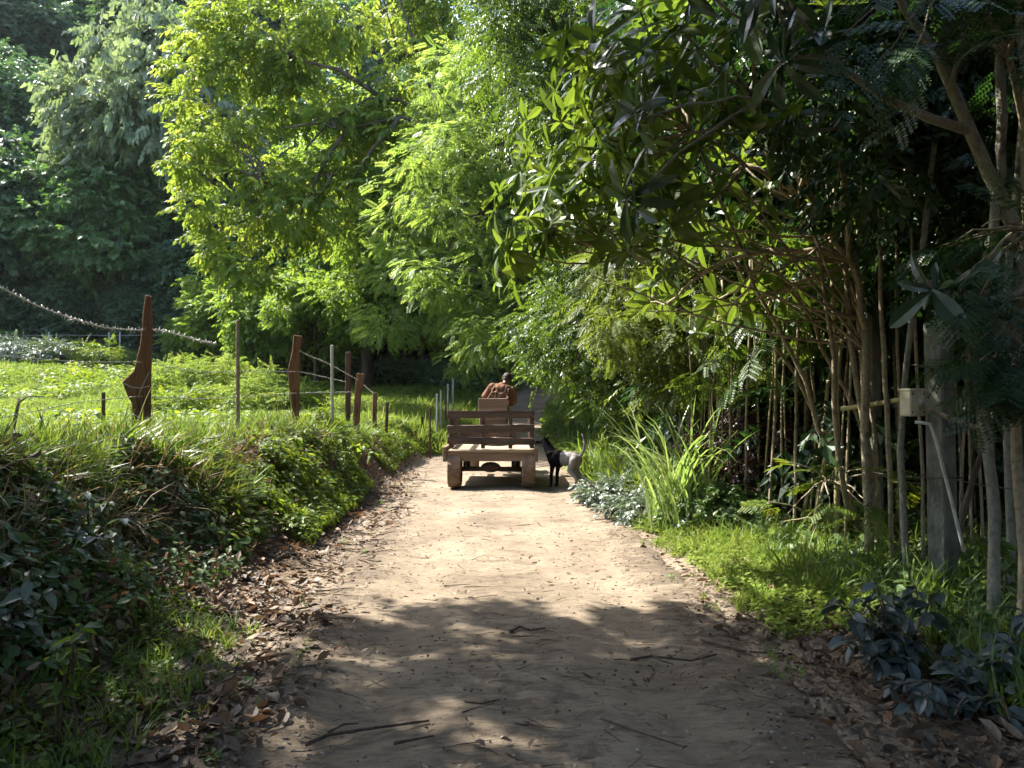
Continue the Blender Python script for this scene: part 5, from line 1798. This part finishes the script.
def limb(mb, pts, rad):
    pts = np.array(pts, float)
    for i in range(len(pts) - 1):
        mb.tube([pts[i], (pts[i] + pts[i + 1]) / 2, pts[i + 1]], [rad[i], (rad[i] + rad[i + 1]) / 2, rad[i + 1]], 10)
    for p, r in zip(pts, rad):
        mb.ell(p, (r, r, r), 10, 8)


DX, DY, DZ = wc + .04, WY + L_ + .26, float(wg.location.z) + 1.27
per = empty("person", (DX, DY, DZ), "person seated on the wagon in a loose rust-orange shirt, seen from behind, leaning right", "person")
per.rotation_euler = (math.radians(-16), math.radians(9), 0)
per.scale = (1.12, 1.1, 1.0)
mb = MB()
# pelvis at origin, facing +Y
mb.ell((0, 0, .10), (.17, .13, .12)); mb.ell((.01, 0, .24), (.145, .10, .15)); mb.ell((.03, .03, .42), (.165, .11, .15))
mb.ell((.045, .04, .52), (.19, .085, .07))
limb(mb, [(.06, .05, .55), (.085, .075, .65)], [.055, .05])
hc = np.array((.10, .10, .745))
mb.ell(hc, (.075, .09, .105)); mb.ell(hc + (0, .05, -.05), (.05, .05, .06))
mb.ell(hc + (0, .098, -.01), (.014, .02, .02), 8, 6); mb.ell(hc + (.078, .0, -.005), (.012, .022, .03), 8, 6); mb.ell(hc + (-.078, .0, -.005), (.012, .022, .03), 8, 6)
for sx in (-1, 1):
    limb(mb, [(sx * .185 + .045, .04, .51), (sx * .25 + .02, .12, .28), (sx * .14 + .03, .42, .25)], [.055, .043, .032])
    # hand on the wheel rim
    hx = sx * .14 + .03
    mb.ell((hx, .50, .255), (.035, .05, .022), 10, 8)
    for f in range(4):
        fx_ = hx + (f - 1.5) * .018
        limb(mb, [(fx_, .53, .262), (fx_, .572 - .004 * abs(f - 1), .262), (fx_, .582, .238)], [.010, .009, .008])
    limb(mb, [(hx - sx * .03, .49, .25), (hx - sx * .048, .53, .235)], [.011, .009])
    limb(mb, [(sx * .09, .03, .07), (sx * .13, .44, .08), (sx * .13, .46, -.40)], [.085, .06, .045])
    mb.ell((sx * .13, .52, -.46), (.045, .12, .035))
body("body", mb, M['skin'], per, .011, 3)
mb = MB()
mb.ell((0, 0, .12), (.20, .155, .13)); mb.ell((.01, 0, .26), (.185, .135, .17)); mb.ell((.035, .03, .43), (.205, .135, .155))
mb.ell((.045, .04, .525), (.215, .10, .065))
for sx in (-1, 1):
    limb(mb, [(sx * .18 + .045, .04, .50), (sx * .255 + .02, .11, .30), (sx * .23 + .02, .20, .275)], [.082, .075, .07])
# loose hem and bunched folds down the back
for a in np.linspace(0, 2 * math.pi, 13)[:-1]:
    mb.ell((.20 * math.cos(a), .155 * math.sin(a), .05), (.045, .04, .07), 8, 6)
for k in range(9):
    xx = -.16 + .04 * k
    mb.tube(curve((xx * .8 + .04, -.075, .47), (xx * 1.1, -.135 + RNG.normal(0, .012), .12), 0, 6, .012, RNG), RNG.uniform(.010, .022, 6), 6)
mb.tube([(.05 + .062 * math.cos(a), .045 + .058 * math.sin(a), .60) for a in np.linspace(0, 6.28, 12)], .018, 6)
sh = body("shirt", mb, M['shirt'], per, .012, 2)
mb = MB()
mb.ell((0, 0, .06), (.185, .15, .12))
for sx in (-1, 1):
    limb(mb, [(sx * .09, .03, .07), (sx * .13, .44, .08), (sx * .13, .46, -.36)], [.098, .075, .06])
body("trousers", mb, M['trousers'], per, .014, 2)
mb = MB(); mb.ell(hc + (0, -.018, .024), (.082, .09, .098)); mb.ell(hc + (0, -.045, -.03), (.068, .055, .05))
for k in range(30):
    q = rdir(RNG, 1)[0]; q[1] = -abs(q[1]) * .8 + .1; q[2] = abs(q[2]) - .2
    mb.ell(hc + (0, -.018, .024) + q * (.078, .085, .094), (.018, .018, .018), 6, 5)
body("hair", mb, M['hair'], per, .010, 2)
mb = MB()
for sx in (-1, 1):
    mb.ell(hc + (sx * .03, .088, .012), (.013, .008, .008), 8, 6)
mb.build("eyes", M['dark_hole'], per)

# dog: local +X is forward; rotated so that it faces the wagon (left, slightly away)
gx_, gy_ = .885, 13.05
dg_scale = 1.1
dg = empty("dog", (gx_, gy_, float(G(gx_, gy_))), "dog with black head and forequarters and pale grey hindquarters sniffing at the wagon", "dog", rz=math.radians(180 - 38))
dg.scale = (.98, 1.08, 1.02)
mb = MB()
# trunk from rump (x=-.28) to chest (x=.25)
for (x_, z_, rx, ry, rz_) in [(-.23, .50, .11, .085, .10), (-.12, .50, .13, .095, .11), (0, .485, .14, .10, .125), (.12, .475, .14, .11, .15), (.22, .485, .12, .10, .145)]:
    mb.ell((x_, 0, z_), (rx, ry, rz_))
limb(mb, [(.26, 0, .55), (.35, 0, .67), (.39, 0, .73)], [.105, .08, .07])
mb.ell((.42, 0, .765), (.075, .058, .06))
limb(mb, [(.46, 0, .76), (.53, 0, .745), (.585, 0, .738)], [.042, .033, .026])
for sy in (-1, 1):
    # front leg
    limb(mb, [(.20, sy * .075, .44), (.19, sy * .08, .34), (.215, sy * .08, .20), (.215, sy * .08, .05)], [.06, .042, .030, .024])
    mb.ell((.235, sy * .08, .022), (.042, .027, .022))
    # hind leg: thigh, knee forward, hock back
    limb(mb, [(-.24, sy * .065, .46), (-.17, sy * .08, .31), (-.31, sy * .08, .175), (-.285, sy * .08, .045)], [.075, .05, .028, .023])
    mb.ell((-.262, sy * .08, .022), (.042, .027, .022))
    # ear
    mb.tube([(.385, sy * .038, .80), (.375, sy * .058, .835), (.39, sy * .066, .80)], [.022, .018, .006], 6)
limb(mb, [(-.33, 0, .54), (-.40, 0, .64), (-.42, 0, .76), (-.385, 0, .86), (-.36, 0, .90)], [.03, .024, .02, .016, .010])
body("body", mb, M['dog_coat'], dg, .010, 3)
mb = MB(); mb.ell((.612, 0, .745), (.012, .014, .011), 8, 6); mb.build("nose", M['dark_hole'], dg)
mb = MB()
for sy in (-1, 1):
    mb.ell((.468, sy * .042, .785), (.008, .007, .008), 8, 6)
mb.build("eyes", M['dark_hole'], dg)

# ------------------------------------------------------------------ haze
mb = MB(); mb.box((-120, -45, -3), (60, 175, 95))
hz = mb.build("haze", None, None, smooth=False, kind="stuff")
m, n, l, out = newmat("haze")
pv = n.new("ShaderNodeVolumePrincipled")
pv.inputs["Color"].default_value = (.82, .9, 1, 1)
pv.inputs["Density"].default_value = 0.00012
pv.inputs["Anisotropy"].default_value = .2
l.new(pv.outputs[0], out.inputs["Volume"])
hz.data.materials.append(m)
